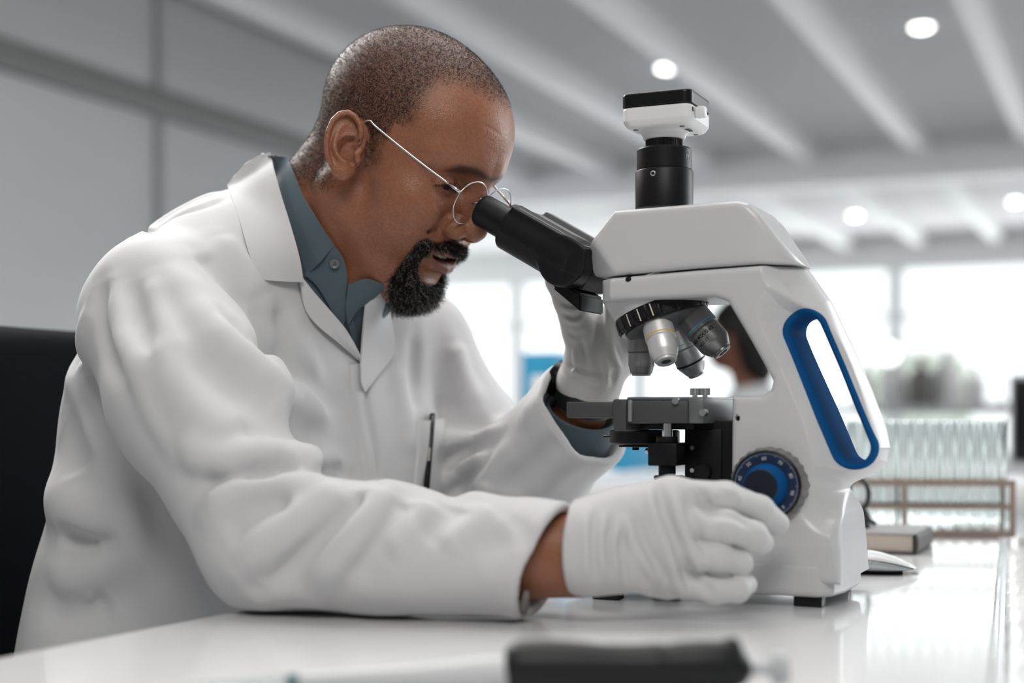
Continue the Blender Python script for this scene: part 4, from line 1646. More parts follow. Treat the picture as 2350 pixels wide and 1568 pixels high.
# ------------------------------------------------------------------ lab coat
def cloth_material(name, col, twill=.25, scale=900, rough=.85, var=.03):
    m = bpy.data.materials.new(name)
    m.use_nodes = True
    nt = m.node_tree
    N, L = nt.nodes, nt.links
    b = N['Principled BSDF']
    b.inputs['Roughness'].default_value = rough
    b.inputs['Sheen Weight'].default_value = .25
    b.inputs['Sheen Roughness'].default_value = .5
    b.inputs['Specular IOR Level'].default_value = .2
    tc = N.new('ShaderNodeTexCoord')
    n = N.new('ShaderNodeTexNoise')
    n.inputs['Scale'].default_value = 18
    n.inputs['Detail'].default_value = 6
    L.new(tc.outputs['Object'], n.inputs['Vector'])
    r = N.new('ShaderNodeMapRange')
    r.inputs['To Min'].default_value = 1 - var
    r.inputs['To Max'].default_value = 1 + var
    L.new(n.outputs['Fac'], r.inputs['Value'])
    s = N.new('ShaderNodeVectorMath')
    s.operation = 'SCALE'
    s.inputs[0].default_value = col
    L.new(r.outputs['Result'], s.inputs['Scale'])
    L.new(s.outputs['Vector'], b.inputs['Base Color'])
    w = N.new('ShaderNodeTexWave')
    w.wave_type = 'BANDS'
    w.bands_direction = 'DIAGONAL'
    w.inputs['Scale'].default_value = scale
    w.inputs['Distortion'].default_value = 1.5
    w.inputs['Detail'].default_value = 1
    L.new(tc.outputs['Object'], w.inputs['Vector'])
    n2 = N.new('ShaderNodeTexNoise')
    n2.inputs['Scale'].default_value = 90
    n2.inputs['Detail'].default_value = 3
    L.new(tc.outputs['Object'], n2.inputs['Vector'])
    a = N.new('ShaderNodeMath')
    a.operation = 'MULTIPLY_ADD'
    a.inputs[1].default_value = .12
    L.new(w.outputs['Fac'], a.inputs[0])
    L.new(n2.outputs['Fac'], a.inputs[2])
    bp = N.new('ShaderNodeBump')
    bp.inputs['Strength'].default_value = twill
    bp.inputs['Distance'].default_value = .0012
    L.new(a.outputs[0], bp.inputs['Height'])
    L.new(bp.outputs['Normal'], b.inputs['Normal'])
    return m


M_coat = cloth_material('white_cotton', (.67, .67, .68))
M_shirt = cloth_material('slate_blue_cotton', (.090, .128, .150), scale=1100)

SHR = np.array([-.828, 1.062, 1.000])
SHL = np.array([-.745, 1.405, .985])
ELR = np.array([-.650, .985, .806])
ELL = np.array([-.665, 1.440, .808])
CFR = np.array([-.428, 1.016, .796])
CFL = np.array([-.520, 1.340, .908])


def torso_base(P):
    d = ell(P, (-.838, Y0, .93), (.120, .180, .175))
    d = smin(d, ell(P, (-.848, Y0, .78), (.148, .192, .19)), .05)
    d = smin(d, ell(P, (-.895, Y0, .58), (.180, .215, .17)), .05)
    d = smin(d, ell(P, (-.905, Y0 - .085, .86), (.083, .105, .17)), .05)
    d = smin(d, ell(P, (-.935, Y0 - .10, .68), (.090, .105, .15)), .05)
    d = smin(d, ell(P, (-.792, Y0 + .09, .87), (.106, .105, .18)), .05)
    d = smin(d, ell(P, (-.862, Y0 - .01, 1.030), (.078, .130, .088)), .05)
    d = smin(d, cone(P, (-.815, Y0 - .035, 1.072), SHR, .062, .060), .05)
    d = smin(d, cone(P, (-.80, Y0 + .02, 1.045), SHL, .065, .060), .05)
    return d


def sleeve_r(P):
    return chain(P, [SHR, (-.756, 1.018, .925), ELR, (-.555, .992, .803), CFR], [.072, .071, .0575, .051, .0455], .02)


def sleeve_l(P):
    return chain(P, [SHL, (-.700, 1.430, .89), ELL, (-.600, 1.395, .850), CFL], [.064, .062, .060, .060, .056], .02)


def coat_base(P):
    d = smin(torso_base(P), sleeve_r(P), .022)
    d = smin(d, sleeve_l(P), .022)
    return d


# folds of the cloth: polylines drawn over the coat, amplitude (+ ridge, - valley) and width in metres
FOLDS = [
    # sleeve cap and upper arm
    ([(455, 575), (520, 640), (575, 720)], -.0050, .014), ([(500, 540), (560, 610), (592, 690)], .0035, .012),
    ([(380, 600), (470, 720), (600, 850), (720, 940)], .0060, .019), ([(420, 780), (540, 890), (680, 985), (800, 1010)], -.0060, .018),
    ([(470, 700), (600, 800), (700, 870), (800, 950)], -.0055, .014), ([(330, 760), (440, 930), (560, 1010)], .0060, .020),
    ([(230, 640), (235, 760), (290, 900)], -.0040, .010), ([(260, 640), (275, 760), (330, 900), (400, 1050)], .0035, .009),
    ([(300, 640), (320, 740), (380, 880)], -.0030, .009), ([(340, 640), (370, 720), (420, 820)], .0025, .009),
    ([(205, 690), (190, 800), (230, 950), (330, 1120)], .0035, .010),
    # bunching above the elbow
    ([(415, 1010), (480, 1058), (560, 1050), (660, 1020)], .0085, .014), ([(440, 1090), (520, 1100), (600, 1085), (690, 1075)], -.0080, .012),
    ([(540, 1000), (620, 985), (690, 1000)], -.0050, .012), ([(470, 1180), (520, 1130), (600, 1110), (700, 1115), (760, 1110)], .0080, .012),
    ([(560, 1075), (610, 1095), (640, 1090)], -.0070, .007), ([(640, 1060), (720, 1045), (790, 1075)], .0065, .013),
    ([(510, 1240), (590, 1170), (680, 1150)], -.0060, .012), ([(540, 1310), (640, 1220), (720, 1160), (800, 1120)], .0075, .014),
    ([(600, 1345), (700, 1260), (790, 1180), (850, 1120)], -.0070, .013), ([(690, 1345), (780, 1250), (850, 1170), (890, 1125)], .0075, .014),
    ([(790, 1350), (860, 1260), (900, 1180), (930, 1140)], -.0060, .014), ([(880, 1280), (950, 1200), (985, 1150)], .0045, .014),
    ([(960, 1240), (1020, 1190), (1060, 1160)], -.0035, .013), ([(1010, 1270), (1080, 1200), (1130, 1165)], .0028, .014),
    ([(740, 1130), (800, 1150), (870, 1120)], .0045, .010), ([(560, 1385), (660, 1370), (760, 1375)], .0030, .014),
    ([(1080, 1260), (1160, 1240), (1240, 1245)], -.0016, .012), ([(1080, 1330), (1170, 1310), (1220, 1320)], .0016, .014),
    ([(1130, 1190), (1180, 1230), (1190, 1290)], .0012, .007), ([(1165, 1185), (1210, 1230), (1222, 1290)], -.0012, .007),
    ([(475, 1180), (530, 1120), (610, 1100), (690, 1098)], .0045, .0070), ([(560, 1105), (600, 1096), (650, 1086)], -.0060, .0055),
    ([(425, 1015), (470, 1062), (540, 1064)], .0040, .0075), ([(690, 1310), (770, 1215), (850, 1130)], -.0042, .0070),
    ([(600, 1330), (690, 1230), (770, 1150)], .0036, .0080), ([(740, 1340), (830, 1230), (880, 1150)], .0036, .0080),
    ([(700, 1110), (770, 1075), (840, 1100)], -.0035, .0065), ([(640, 800), (720, 880), (790, 935)], -.0035, .0075), ([(560, 760), (650, 850), (740, 920)], .0026, .0085),
    # back and flank
    ([(170, 900), (250, 1010), (330, 1150), (380, 1280)], -.0050, .013), ([(160, 850), (200, 960), (260, 1060)], .0045, .012),
    ([(108, 1110), (180, 1180), (280, 1200), (350, 1180)], .0115, .024), ([(140, 1215), (220, 1240), (310, 1225)], -.0080, .014),
    ([(105, 1300), (180, 1320), (280, 1280), (340, 1240)], .0060, .020), ([(90, 1390), (170, 1410), (260, 1370)], -.0045, .016),
    ([(150, 960), (170, 1030), (190, 1090)], -.0040, .018), ([(260, 1180), (230, 1300), (180, 1450)], .0018, .005),
    # yoke and chest
    ([(300, 545), (370, 500), (450, 462), (515, 440)], .0022, .006), ([(330, 545), (400, 500), (470, 475), (520, 455)], -.0020, .006),
    ([(620, 700), (660, 800), (690, 900)], -.0035, .012), ([(650, 680), (700, 800), (740, 960), (760, 1050)], .0030, .016),
    ([(720, 760), (770, 880), (800, 1020), (810, 1110)], -.0028, .014), ([(600, 660), (620, 760), (640, 880)], .0030, .012),
    ([(905, 830), (930, 930), (940, 1060)], .0030, .014), ([(950, 760), (950, 860), (955, 950)], -.0025, .010),
    ([(831, 845), (838, 900), (848, 970), (860, 1040), (868, 1112)], -.0040, .0045),
    # far sleeve
    ([(1040, 780), (1060, 860), (1100, 940)], .0045, .014), ([(1010, 900), (1050, 970), (1140, 985)], -.0060, .012),
    ([(1000, 1010), (1070, 1000), (1150, 985)], .0060, .011), ([(1005, 1060), (1070, 1040), (1150, 1000)], -.0070, .010),
    ([(1010, 1110), (1060, 1080), (1120, 1030)], .0060, .010), ([(1040, 1140), (1080, 1090), (1130, 1040)], -.0060, .009),
    ([(1095, 1140), (1130, 1080), (1190, 1020)], .0050, .012), ([(1150, 1140), (1230, 1060), (1290, 1000)], -.0028, .012),
    ([(1200, 960), (1250, 920), (1290, 890)], .0030, .012), ([(1220, 1150), (1300, 1070), (1340, 1020)], .0030, .016),
]
FOLD3 = []
for pl, amp, w in FOLDS:
    FOLD3.append((march_many(coat_base, catmull([(a, b) for a, b in pl], 3)), amp, w))


FOLD_AMP = 2.0


def folds(P):
    out = np.zeros(len(P))
    for pts, amp, w in FOLD3:
        lo = pts.min(0) - 2.4 * w
        hi = pts.max(0) + 2.4 * w
        m = np.nonzero(((P > lo) & (P < hi)).all(1))[0]
        if len(m) == 0:
            continue
        dd, tt = polydist(P[m], pts)
        e = np.clip(tt * 5, 0, 1) * np.clip((1 - tt) * 5, 0, 1)
        e = e * e * (3 - 2 * e)
        out[m] += FOLD_AMP * amp * np.exp(-(dd / w) ** 2) * (0.25 + .75 * e)
    return out


# noise-like gentle unevenness of hanging cloth
def waves(P):
    x, y, z = P[:, 0], P[:, 1], P[:, 2]
    return .0010 * np.sin(31 * x + 17 * z + 3 * np.sin(19 * y)) + .0008 * np.sin(47 * z - 29 * y + 2.5 * np.sin(37 * x))


V_OPEN = np.array([(600, 300), (655, 350), (700, 640), (740, 700), (790, 762), (829, 826), (834, 815), (836, 705), (880, 665), (960, 600), (900, 300)], float)
CUFFR_D = (CFR - np.array([-.555, .992, .803]))
CUFFR_D /= np.linalg.norm(CUFFR_D)
CUFFL_D = (CFL - np.array([-.600, 1.395, .850]))
CUFFL_D /= np.linalg.norm(CUFFL_D)
# plane of the slanted right cuff: through its top and bottom corners
cT, cB = PY(1298, 1165, 1.016), PY(1192, 1428, 1.000)
cS = np.array([0, 1.0, 0.0])
CUFFR_N = np.cross(cB - cT, cS)
CUFFR_N /= np.linalg.norm(CUFFR_N)
if CUFFR_N[0] < 0:
    CUFFR_N = -CUFFR_N
lT, lB = PY(1291, 852, 1.335), PY(1398, 1062, 1.335)
CUFFL_N = np.cross(lB - lT, np.array([.35, 1.0, 0]))
CUFFL_N /= np.linalg.norm(CUFFL_N)
if CUFFL_N[0] < 0:
    CUFFL_N = -CUFFL_N


def coat_shape(P):
    """the coat before openings are cut"""
    d = torso_base(P)
    sr = sleeve_r(P)
    sl = sleeve_l(P)
    # the right sleeve runs past the cuff plane, then is cut square
    sr = smin(sr, cone(P, CFR, CFR + CUFFR_D * .08, .0455, .045), .01)
    sl = smin(sl, cone(P, CFL, CFL + CUFFL_D * .09, .056, .056), .01)
    d = smin(d, sr, .020)
    d = smin(d, sl, .020)
    d = d - folds(P) - waves(P)
    return d


def coat_sdf(P):
    d = coat_shape(P)
    # stay above the bench top
    inb = (P[:, 0] > -.70) & (P[:, 2] < .80)
    d = np.where(inb, smax(d, .7512 - P[:, 2], .004), d)
    # cuffs: hollow shells cut by a slanted plane
    cr = (P - cT) @ CUFFR_N
    near_r = (P[:, 1] < 1.11) & (P[:, 0] > -.5)
    d = np.where(near_r, smax(np.maximum(d, -np.maximum(d + .0090, -cr - .06)), cr, .0045), d)
    cl = (P - lT) @ CUFFL_N
    near_l = (P[:, 1] > 1.24) & (P[:, 0] > -.62) & (P[:, 2] > .80)
    d = np.where(near_l, smax(np.maximum(d, -np.maximum(d + .0090, -cl - .05)), cl, .0045), d)
    # neck opening down to the V of the lapels
    qx, qy = proj_px(P)
    v = poly2d(qx, qy, V_OPEN) * .0004
    front = (P[:, 0] > -.86) & (P[:, 2] > .90)
    d = np.where(front, np.maximum(d, -np.maximum(v, -(d + .022))), d)
    nk = neck_sdf(P) - .016
    d = np.where(P[:, 2] > 1.0, np.maximum(d, -nk), d)
    return d


coat_me = sdf_mesh('lab_coat', coat_sdf, (-1.07, .895, .43), (-.36, 1.52, 1.16), 0.0031, newton=1, margin=2.0)
coat = link('lab_coat', coat_me, M_coat, person)
coat['label'] = 'creased white cotton lab coat'


# ------------------------------------------- collars, lapels, pocket: sheets of cloth laid on the body
def resample(pl, n):
    P = catmull(pl, 10) if len(pl) > 2 else np.array([np.array(pl[0]) * (1 - t) + np.array(pl[1]) * t for t in np.linspace(0, 1, 10)])
    L = np.concatenate([[0], np.cumsum(np.linalg.norm(np.diff(P, axis=0), axis=1))])
    t = np.linspace(0, L[-1], n)
    return np.stack([np.interp(t, L, P[:, i]) for i in range(P.shape[1])], 1)


def sheet(name, rows, fn, offs, m, parent, nu=40, nv=14, thick=.0016, smooth=3, bulge=0.0, wav=0.0, edge=None):
    """rows: pixel polylines across the sheet; offs: distance off the body at each row"""
    R = [resample(r, nu) for r in rows]
    K = len(R)
    PXG = np.zeros((nv, nu, 2))
    OFG = np.zeros((nv, nu))
    for j in range(nv):
        s = j / (nv - 1) * (K - 1)
        k = min(int(s), K - 2)
        t = s - k
        px = R[k] * (1 - t) + R[k + 1] * t
        of = offs[k] * (1 - t) + offs[k + 1] * t + bulge * math.sin(math.pi * j / (nv - 1))
        PXG[j] = px
        OFG[j] = of * (1 + wav * np.sin(9.0 * np.arange(nu) / nu + 2 * j / nv))
    if edge is not None:
        u_ = np.linspace(0, 1, nu)
        e_ = np.clip(np.minimum(u_, 1 - u_) / .14, 0, 1)
        e_ = e_ * e_ * (3 - 2 * e_)
        OFG = edge + (OFG - edge) * e_[None, :]
        OFG[-1] = edge
    G = march_many(fn, PXG.reshape(-1, 2)).reshape(nv, nu, 3)
    D = rays(PXG.reshape(-1, 2))
    G = G - (D / vlen(D)[:, None]).reshape(nv, nu, 3) * OFG[:, :, None]
    for _ in range(smooth):
        H = G.copy()
        H[1:-1, 1:-1] = .5 * G[1:-1, 1:-1] + .125 * (G[:-2, 1:-1] + G[2:, 1:-1] + G[1:-1, :-2] + G[1:-1, 2:])
        H[0, 1:-1] = .5 * G[0, 1:-1] + .25 * (G[0, :-2] + G[0, 2:])
        H[-1, 1:-1] = .5 * G[-1, 1:-1] + .25 * (G[-1, :-2] + G[-1, 2:])
        G = H
    du = np.gradient(G, axis=1)
    dv = np.gradient(G, axis=0)
    nn = np.cross(du, dv)
    nn /= np.maximum(np.linalg.norm(nn, axis=2, keepdims=True), 1e-12)
    tocam = CC - G
    tocam /= np.linalg.norm(tocam, axis=2, keepdims=True)
    if np.median((nn * tocam).sum(2)) < 0:
        nn = -nn
    bad = ((nn * tocam).sum(2) < -.3)[..., None]
    nn = np.where(bad, tocam, nn)
    V = np.concatenate([G.reshape(-1, 3), (G - nn * thick).reshape(-1, 3)])
    n1 = nu * nv
    Fs = []
    for jj in range(nv - 1):
        for ii in range(nu - 1):
            a0 = jj * nu + ii
            Fs.append((a0, a0 + 1, a0 + nu + 1, a0 + nu))
            Fs.append((n1 + a0, n1 + a0 + nu, n1 + a0 + nu + 1, n1 + a0 + 1))
    rim = [(jj * nu, (jj + 1) * nu) for jj in range(nv - 1)] + [((jj + 1) * nu + nu - 1, jj * nu + nu - 1) for jj in range(nv - 1)]
    rim += [(ii + 1, ii) for ii in range(nu - 1)] + [((nv - 1) * nu + ii, (nv - 1) * nu + ii + 1) for ii in range(nu - 1)]
    for a0, b0 in rim:
        Fs.append((a0, b0, b0 + n1, a0 + n1))
    me = mesh_np(name, V, np.array(Fs))
    bm = bmesh.new()
    bm.from_mesh(me)
    bmesh.ops.recalc_face_normals(bm, faces=bm.faces)
    for e in bm.edges:
        if len(e.link_faces) == 2 and e.calc_face_angle(0) > 1.0:
            e.smooth = False
    bm.to_mesh(me)
    bm.free()
    return link(name, me, m, parent), G


COLLAR_A, COLLAR_B = np.array([-.800, Y0, 1.150]), np.array([-.800, Y0, 1.02])


def chest_sdf(P):
    return smin(torso_base(P), sleeve_l(P), .020) - folds(P) - waves(P)


def cn_sdf(P):
    d = np.minimum(smin(torso_base(P), neck_sdf(P), .03), smin(torso_base(P), sleeve_r(P), .02))
    # the collar stands away from the nape
    return smin(d, ell(P, (-.800, Y0, 1.100), (.062, .068, .085), COL_R), .02)


COL_R = rotm((0, math.radians(38), 0))


def shirt_sdf(P):
    d = smin(torso_base(P) + .007, neck_sdf(P) - .0035, .02)
    return np.maximum(d, P[:, 2] - 1.20)


# shirt body seen in the V
def shirt_keep(V):
    x, y = proj_px(V)
    return (poly2d(x, y, np.array([(600, 560), (700, 520), (800, 560), (960, 640), (960, 900), (840, 960), (700, 800)], float)) < 0) & (V[:, 0] > -.86)


def shirt_open(P):
    d = shirt_sdf(P)
    nk = neck_sdf(P)
    up = (P - np.array([-.745, Y0, 1.058])) @ np.array([.5, 0, .866])
    return np.maximum(d, np.minimum(up, 1))


sh_me = sdf_mesh('shirt', shirt_open, (-.90, 1.08, .86), (-.66, 1.40, 1.15), .003, newton=1, keep=shirt_keep)
shirt = link('shirt', sh_me, M_shirt, person)
shirt['label'] = 'slate blue button-up shirt'
# shirt collar, near side, its stand with a button, and the far side
shc, G_sc = sheet('shirt_collar', [[(658, 362), (676, 402), (700, 458), (738, 520), (768, 562)], [(636, 358), (655, 420), (684, 500), (715, 565), (738, 598)], [(612, 358), (636, 430), (668, 520), (690, 590), (701, 634)]], lambda P: neck_sdf(P) - .002, [.006, .012, .010], M_shirt, shirt, nu=44, nv=12, thick=.0014)
sheet('collar_stand', [[(722, 560), (768, 566), (790, 600), (797, 640)], [(712, 600), (745, 605), (775, 640), (792, 690)], [(700, 632), (730, 660), (765, 720), (790, 752)]], shirt_sdf, [.005, .005, .004], M_shirt, shirt, nu=26, nv=10, thick=.0012)
sheet('shirt_placket', [[(735, 640), (775, 700), (800, 752), (815, 800)], [(775, 632), (795, 690), (815, 750), (826, 812)]], shirt_sdf, [.0035, .0035], M_shirt, shirt, nu=24, nv=6, thick=.0012)
sheet('shirt_collar', [[(800, 655), (840, 640), (882, 655)], [(792, 700), (830, 690), (878, 668)], [(800, 745), (822, 712), (850, 694)]], shirt_sdf, [.010, .009, .006], M_shirt, shirt, nu=22, nv=8, thick=.0014)
bp_ = march(lambda P: shirt_sdf(P) - .006, 768, 606)
bn_ = grad(shirt_sdf, bp_)[0] * .6 + np.array([.3, -.6, 0]) * .6
bn_ /= np.linalg.norm(bn_)
btn = lathe('button', [(0, .0006), (.0022, .0006), (.0032, .0014), (.0044, .0016), (.0048, .0010), (.0046, 0), (0, 0)], bp_ - bn_ * .0004, bn_, mat('grey_button', (.16, .17, .18), .25), shirt, seg=28)
tx = Vector(np.cross(bn_, [0, 0, 1.0])).normalized()
tz = Vector(bn_).cross(tx)
for a in (0.8, 2.37, 3.94, 5.51):
    c = Vector(bp_) + tx * math.cos(a) * .0011 + tz * math.sin(a) * .0011 + Vector(bn_) * .0003
    cyl('button_hole', c, c + Vector(bn_) * .0001, .0005, M_ink, btn, seg=8)

# coat collar and lapels
sheet('collar', [[(618, 350), (640, 430), (668, 520), (688, 592), (697, 648)], [(594, 356), (606, 450), (632, 540), (650, 610), (655, 646)], [(560, 378), (570, 470), (592, 560), (612, 622), (622, 644)], [(521, 424), (548, 500), (568, 570), (584, 622), (591, 642)]], cn_sdf, [.013, .014, .010, .0040], M_coat, coat, nu=54, nv=16, thick=.0022, wav=.12)
sheet('lapel', [[(692, 634), (722, 672), (760, 715), (798, 762), (829, 818)], [(689, 650), (708, 692), (742, 730), (786, 775), (828, 826)], [(688, 655), (700, 708), (728, 746), (775, 786), (827, 831)]], cn_sdf, [.0085, .0075, .0040], M_coat, coat, nu=44, nv=9, thick=.0022, wav=.15)
sheet('lapel', [[(838, 702), (835, 750), (832, 800), (830, 840), (831, 878)], [(862, 680), (868, 740), (868, 790), (850, 850), (835, 890)], [(890, 660), (898, 730), (906, 806), (866, 864), (839, 900)]], cn_sdf, [.011, .011, .0050], M_coat, coat, nu=44, nv=12, thick=.0022)
# overlapping front edge
sheet('front_placket', [[(829, 834), (836, 900), (846, 970), (858, 1040), (866, 1112)], [(812, 836), (820, 905), (830, 975), (842, 1045), (850, 1114)], [(796, 840), (800, 905), (808, 975), (818, 1045), (826, 1114)]], chest_sdf, [.0060, .0040, -.0030], M_coat, coat, nu=44, nv=8, thick=.002, wav=.3)
# breast pocket
pk, G_pk = sheet('breast_pocket', [[(957, 966), (992, 964), (1027, 956)], [(954, 1030), (990, 1032), (1020, 1030)], [(948, 1110), (975, 1120), (1010, 1115)], [(944, 1165), (970, 1178), (1000, 1178)]], chest_sdf, [.0105, .0085, .0065, .004], M_coat, coat, nu=30, nv=22, thick=.0018, edge=.0012)

# pen in the pocket
pp0, pp1 = march(lambda P: chest_sdf(P) - .0045, 992, 957), march(lambda P: chest_sdf(P) - .0045, 984, 1058)
pc0, pc1 = march(lambda P: chest_sdf(P) - .0125, 992, 960), march(lambda P: chest_sdf(P) - .0120, 984, 1058)
pen = empty('pen', pp1, 'slim dark pen with steel clip in breast pocket of lab coat', 'pen')
dp = Vector(pp1 - pp0).normalized()
inn = Vector(ray(990, 1000)).normalized()
lathe('barrel', [(0, -.004), (.0026, -.0035), (.0032, -.001), (.0032, .075), (.0015, .088), (0, .089)], Vector(pp0), dp, M_blks, pen, seg=20)
cd_ = Vector(pc1 - pc0)
tube('clip', [Vector(pp0) - dp * .001, Vector(pc0) - dp * .002, Vector(pc0) + cd_ * .05, Vector(pc0) + cd_ * .72], .0013, mat('dark_steel', (.13, .13, .135), .25, metal=1.0), pen, seg=8)
cyl('clip_tip', Vector(pc0) + cd_ * .70, Vector(pc1), .0014, mat('pale_steel', (.5, .49, .47), .3, metal=.8), pen, seg=10)
# ------------------------------------------------------------------- gloves
M_glove = mat('white_glove', (.63, .63, .635), .55, spec=.35, bump=.12, bscale=700, sss=0.0)
M_glove2 = mat('white_latex', (.60, .595, .585), .35, spec=.5, bump=.15, bscale=500)


def PJ(L):
    return [PY(*p) for p in L]


# right hand on the focus knob
R_W = PY(1300, 1262, 1.020)
fing_r = [
    (PJ([(1540, 1146, 1.050), (1665, 1144, 1.070), (1742, 1172, 1.100), (1784, 1202, 1.130)]), [.0160, .0128, .0118, .0096]),
    (PJ([(1550, 1204, 1.044), (1668, 1208, 1.054), (1728, 1230, 1.076), (1748, 1246, 1.100)]), [.0145, .0118, .0112, .0094]),
    (PJ([(1540, 1266, 1.044), (1645, 1276, 1.052), (1692, 1290, 1.070), (1702, 1296, 1.092)]), [.0140, .0112, .0108, .0090]),
    (PJ([(1530, 1322, 1.050), (1640, 1356, 1.054), (1692, 1354, 1.064), (1714, 1342, 1.080)]), [.0130, .0098, .0094, .0080]),
]
thumb_r = (PJ([(1390, 1215, 1.050), (1500, 1190, 1.085), (1600, 1180, 1.118), (1680, 1180, 1.140)]), [.018, .015, .0125, .0100])
palm_r = [PY(1350, 1255, 1.022), PY(1430, 1235, 1.034)]
GR_FOLDS = []
for pl, amp, w in [
    ([(1488, 1118), (1500, 1180), (1535, 1270), (1560, 1350), (1570, 1372)], .0022, .0042), ([(1510, 1115), (1525, 1180), (1560, 1270), (1585, 1360)], -.0022, .0040),
    ([(1545, 1130), (1560, 1190), (1595, 1270), (1610, 1330)], .0020, .0042), ([(1575, 1140), (1590, 1200), (1610, 1260)], -.0016, .0040),
    ([(1440, 1195), (1460, 1260), (1505, 1330)], .0020, .0038), ([(1455, 1180), (1480, 1250), (1525, 1325)], -.0018, .0038),
    ([(1418, 1195), (1408, 1260), (1420, 1335)], .0018, .0036), ([(1432, 1215), (1425, 1270), (1440, 1340)], -.0016, .0036),
    ([(1390, 1180), (1382, 1255), (1392, 1330)], .0016, .0036), ([(1402, 1190), (1394, 1255), (1404, 1325)], -.0014, .0034),
    ([(1350, 1170), (1346, 1250), (1350, 1335)], .0010, .0034), ([(1365, 1175), (1360, 1250), (1368, 1335)], -.0010, .0034),
    ([(1600, 1110), (1630, 1130), (1640, 1150)], .0014, .0036), ([(1620, 1175), (1680, 1185), (1720, 1205)], -.0016, .0036),
    ([(1600, 1135), (1620, 1160), (1640, 1190)], -.0018, .0040), ([(1660, 1120), (1690, 1135), (1700, 1150)], .0010, .0030),
    ([(1560, 1290), (1600, 1330), (1640, 1370)], -.0020, .0050), ([(1460, 1340), (1500, 1365), (1560, 1375)], .0012, .0050)]:
    GR_FOLDS.append([pl, amp, w])


def hand_r_base(P):
    d = None
    for pts, rr in fing_r:
        c = chain(P, pts, rr, .004)
        d = c if d is None else smin(d, c, .0014)
    pal = None
    for k, (pts, rr) in enumerate(fing_r):
        c = chain(P, [palm_r[0] + np.array([0, 0, .012 - .008 * k]), palm_r[1] + np.array([0, 0, .016 - .0115 * k]), pts[0]], [.0245, .0235, rr[0] * 1.12])
        pal = c if pal is None else smin(pal, c, .018)
    d = smin(d, pal, .006)
    d = smin(d, chain(P, *thumb_r), .010)
    d = smin(d, cone(P, PY(1322, 1258, 1.021), palm_r[0], .0290, .0275), .012)
    return d


for f in GR_FOLDS:
    f[0] = march_many(hand_r_base, catmull(f[0], 3), t0=.85)


def stroke(P, FL, scale=1.0):
    out = np.zeros(len(P))
    for pts, amp, w in FL:
        m = np.nonzero(((P > pts.min(0) - 2.5 * w) & (P < pts.max(0) + 2.5 * w)).all(1))[0]
        if len(m) == 0:
            continue
        dd, tt = polydist(P[m], pts)
        e = np.clip(tt * 4, 0, 1) * np.clip((1 - tt) * 4, 0, 1)
        out[m] += scale * amp * np.exp(-(dd / w) ** 2) * (.2 + .8 * e)
    return out


gcT, gcB = PY(1318, 1165, 1.02), PY(1308, 1345, 1.02)
GN = np.array([1.0, .12, -.02])


def glove_r_sdf(P):
    b = hand_r_base(P)
    x, y, z = P.T
    d = b - stroke(P, GR_FOLDS, 3.0)
    cut = (gcT - P) @ GN
    d = smax(d, cut, .001)
    d = np.maximum(d, .7545 - z)
    # rolled hem
    q = P - PY(1318, 1258, 1.021)
    rad = np.hypot(q[:, 1], q[:, 2])
    d = smin(d, np.hypot(rad - .0300, (q @ GN)) - .0016, .002)
    return d


gr = link('glove', sdf_mesh('glove', glove_r_sdf, (-.43, .96, .745), (-.255, 1.17, .875), .0017, newton=1), M_glove, person)
gr['label'] = 'white glove on the hand turning the focus knob'

# left hand steadying the microscope head
thumb_l = (PJ([(1352, 830, 1.318), (1330, 760, 1.305), (1302, 690, 1.292), (1282, 645, 1.284), (1270, 615, 1.280)]), [.0200, .0170, .0135, .0125, .0098])
fing_l = [
    (PJ([(1400, 760, 1.322), (1420, 690, 1.315), (1450, 640, 1.318), (1490, 600, 1.322)]), [.0165, .0125, .0110, .0092]),
    (PJ([(1428, 785, 1.338), (1455, 715, 1.334), (1490, 670, 1.336), (1530, 640, 1.336)]), [.0160, .0120, .0110, .0092]),
    (PJ([(1440, 820, 1.352), (1470, 760, 1.350), (1505, 720, 1.350), (1540, 700, 1.346)]), [.0150, .0115, .0105, .0088]),
]
palm_l = [PY(1352, 880, 1.330), PY(1372, 830, 1.330)]
GL_FOLDS = [[pl, amp, w] for pl, amp, w in [
    ([(1282, 690), (1310, 700), (1335, 690)], -.0014, .0024), ([(1284, 704), (1312, 714), (1340, 702)], .0014, .0024), ([(1288, 718), (1316, 728), (1344, 716)], -.0014, .0024),
    ([(1292, 730), (1320, 740), (1346, 728)], .0014, .0024), ([(1380, 700), (1378, 760), (1366, 820)], -.0026, .0050), ([(1392, 690), (1394, 760), (1410, 830), (1425, 850)], .0022, .0040),
    ([(1355, 750), (1350, 800), (1352, 840)], .0014, .0050), ([(1310, 850), (1350, 870), (1400, 880)], .0022, .0036), ([(1305, 838), (1345, 855), (1400, 862)], -.0020, .0034),
    ([(1330, 770), (1345, 820), (1340, 860)], -.0014, .0030), ([(1318, 800), (1322, 840), (1315, 870)], .0014, .0030), ([(1372, 840), (1380, 870), (1376, 895)], -.0014, .0026), ([(1300, 760), (1322, 772), (1345, 764)], -.0012, .0026), ([(1362, 700), (1362, 740), (1356, 790)], .0020, .0045),
    ([(1425, 720), (1440, 770), (1452, 810)], .0018, .0034),
    ([(1385, 820), (1392, 850), (1388, 890)], .0018, .0034), ([(1405, 820), (1412, 850), (1404, 885)], -.0016, .0034), ([(1410, 700), (1418, 760), (1432, 800)], -.0020, .0034)]]


def hand_l_base(P):
    d = chain(P, *thumb_l, .004)
    for pts, rr in fing_l:
        d = smin(d, chain(P, pts, rr, .004), .005)
    pal = None
    for k, (pts, rr) in enumerate(fing_l + [thumb_l]):
        c = chain(P, [palm_l[0], palm_l[1], pts[0]], [.0255, .0240, rr[0]])
        pal = c if pal is None else smin(pal, c, .016)
    return smin(d, pal, .008)


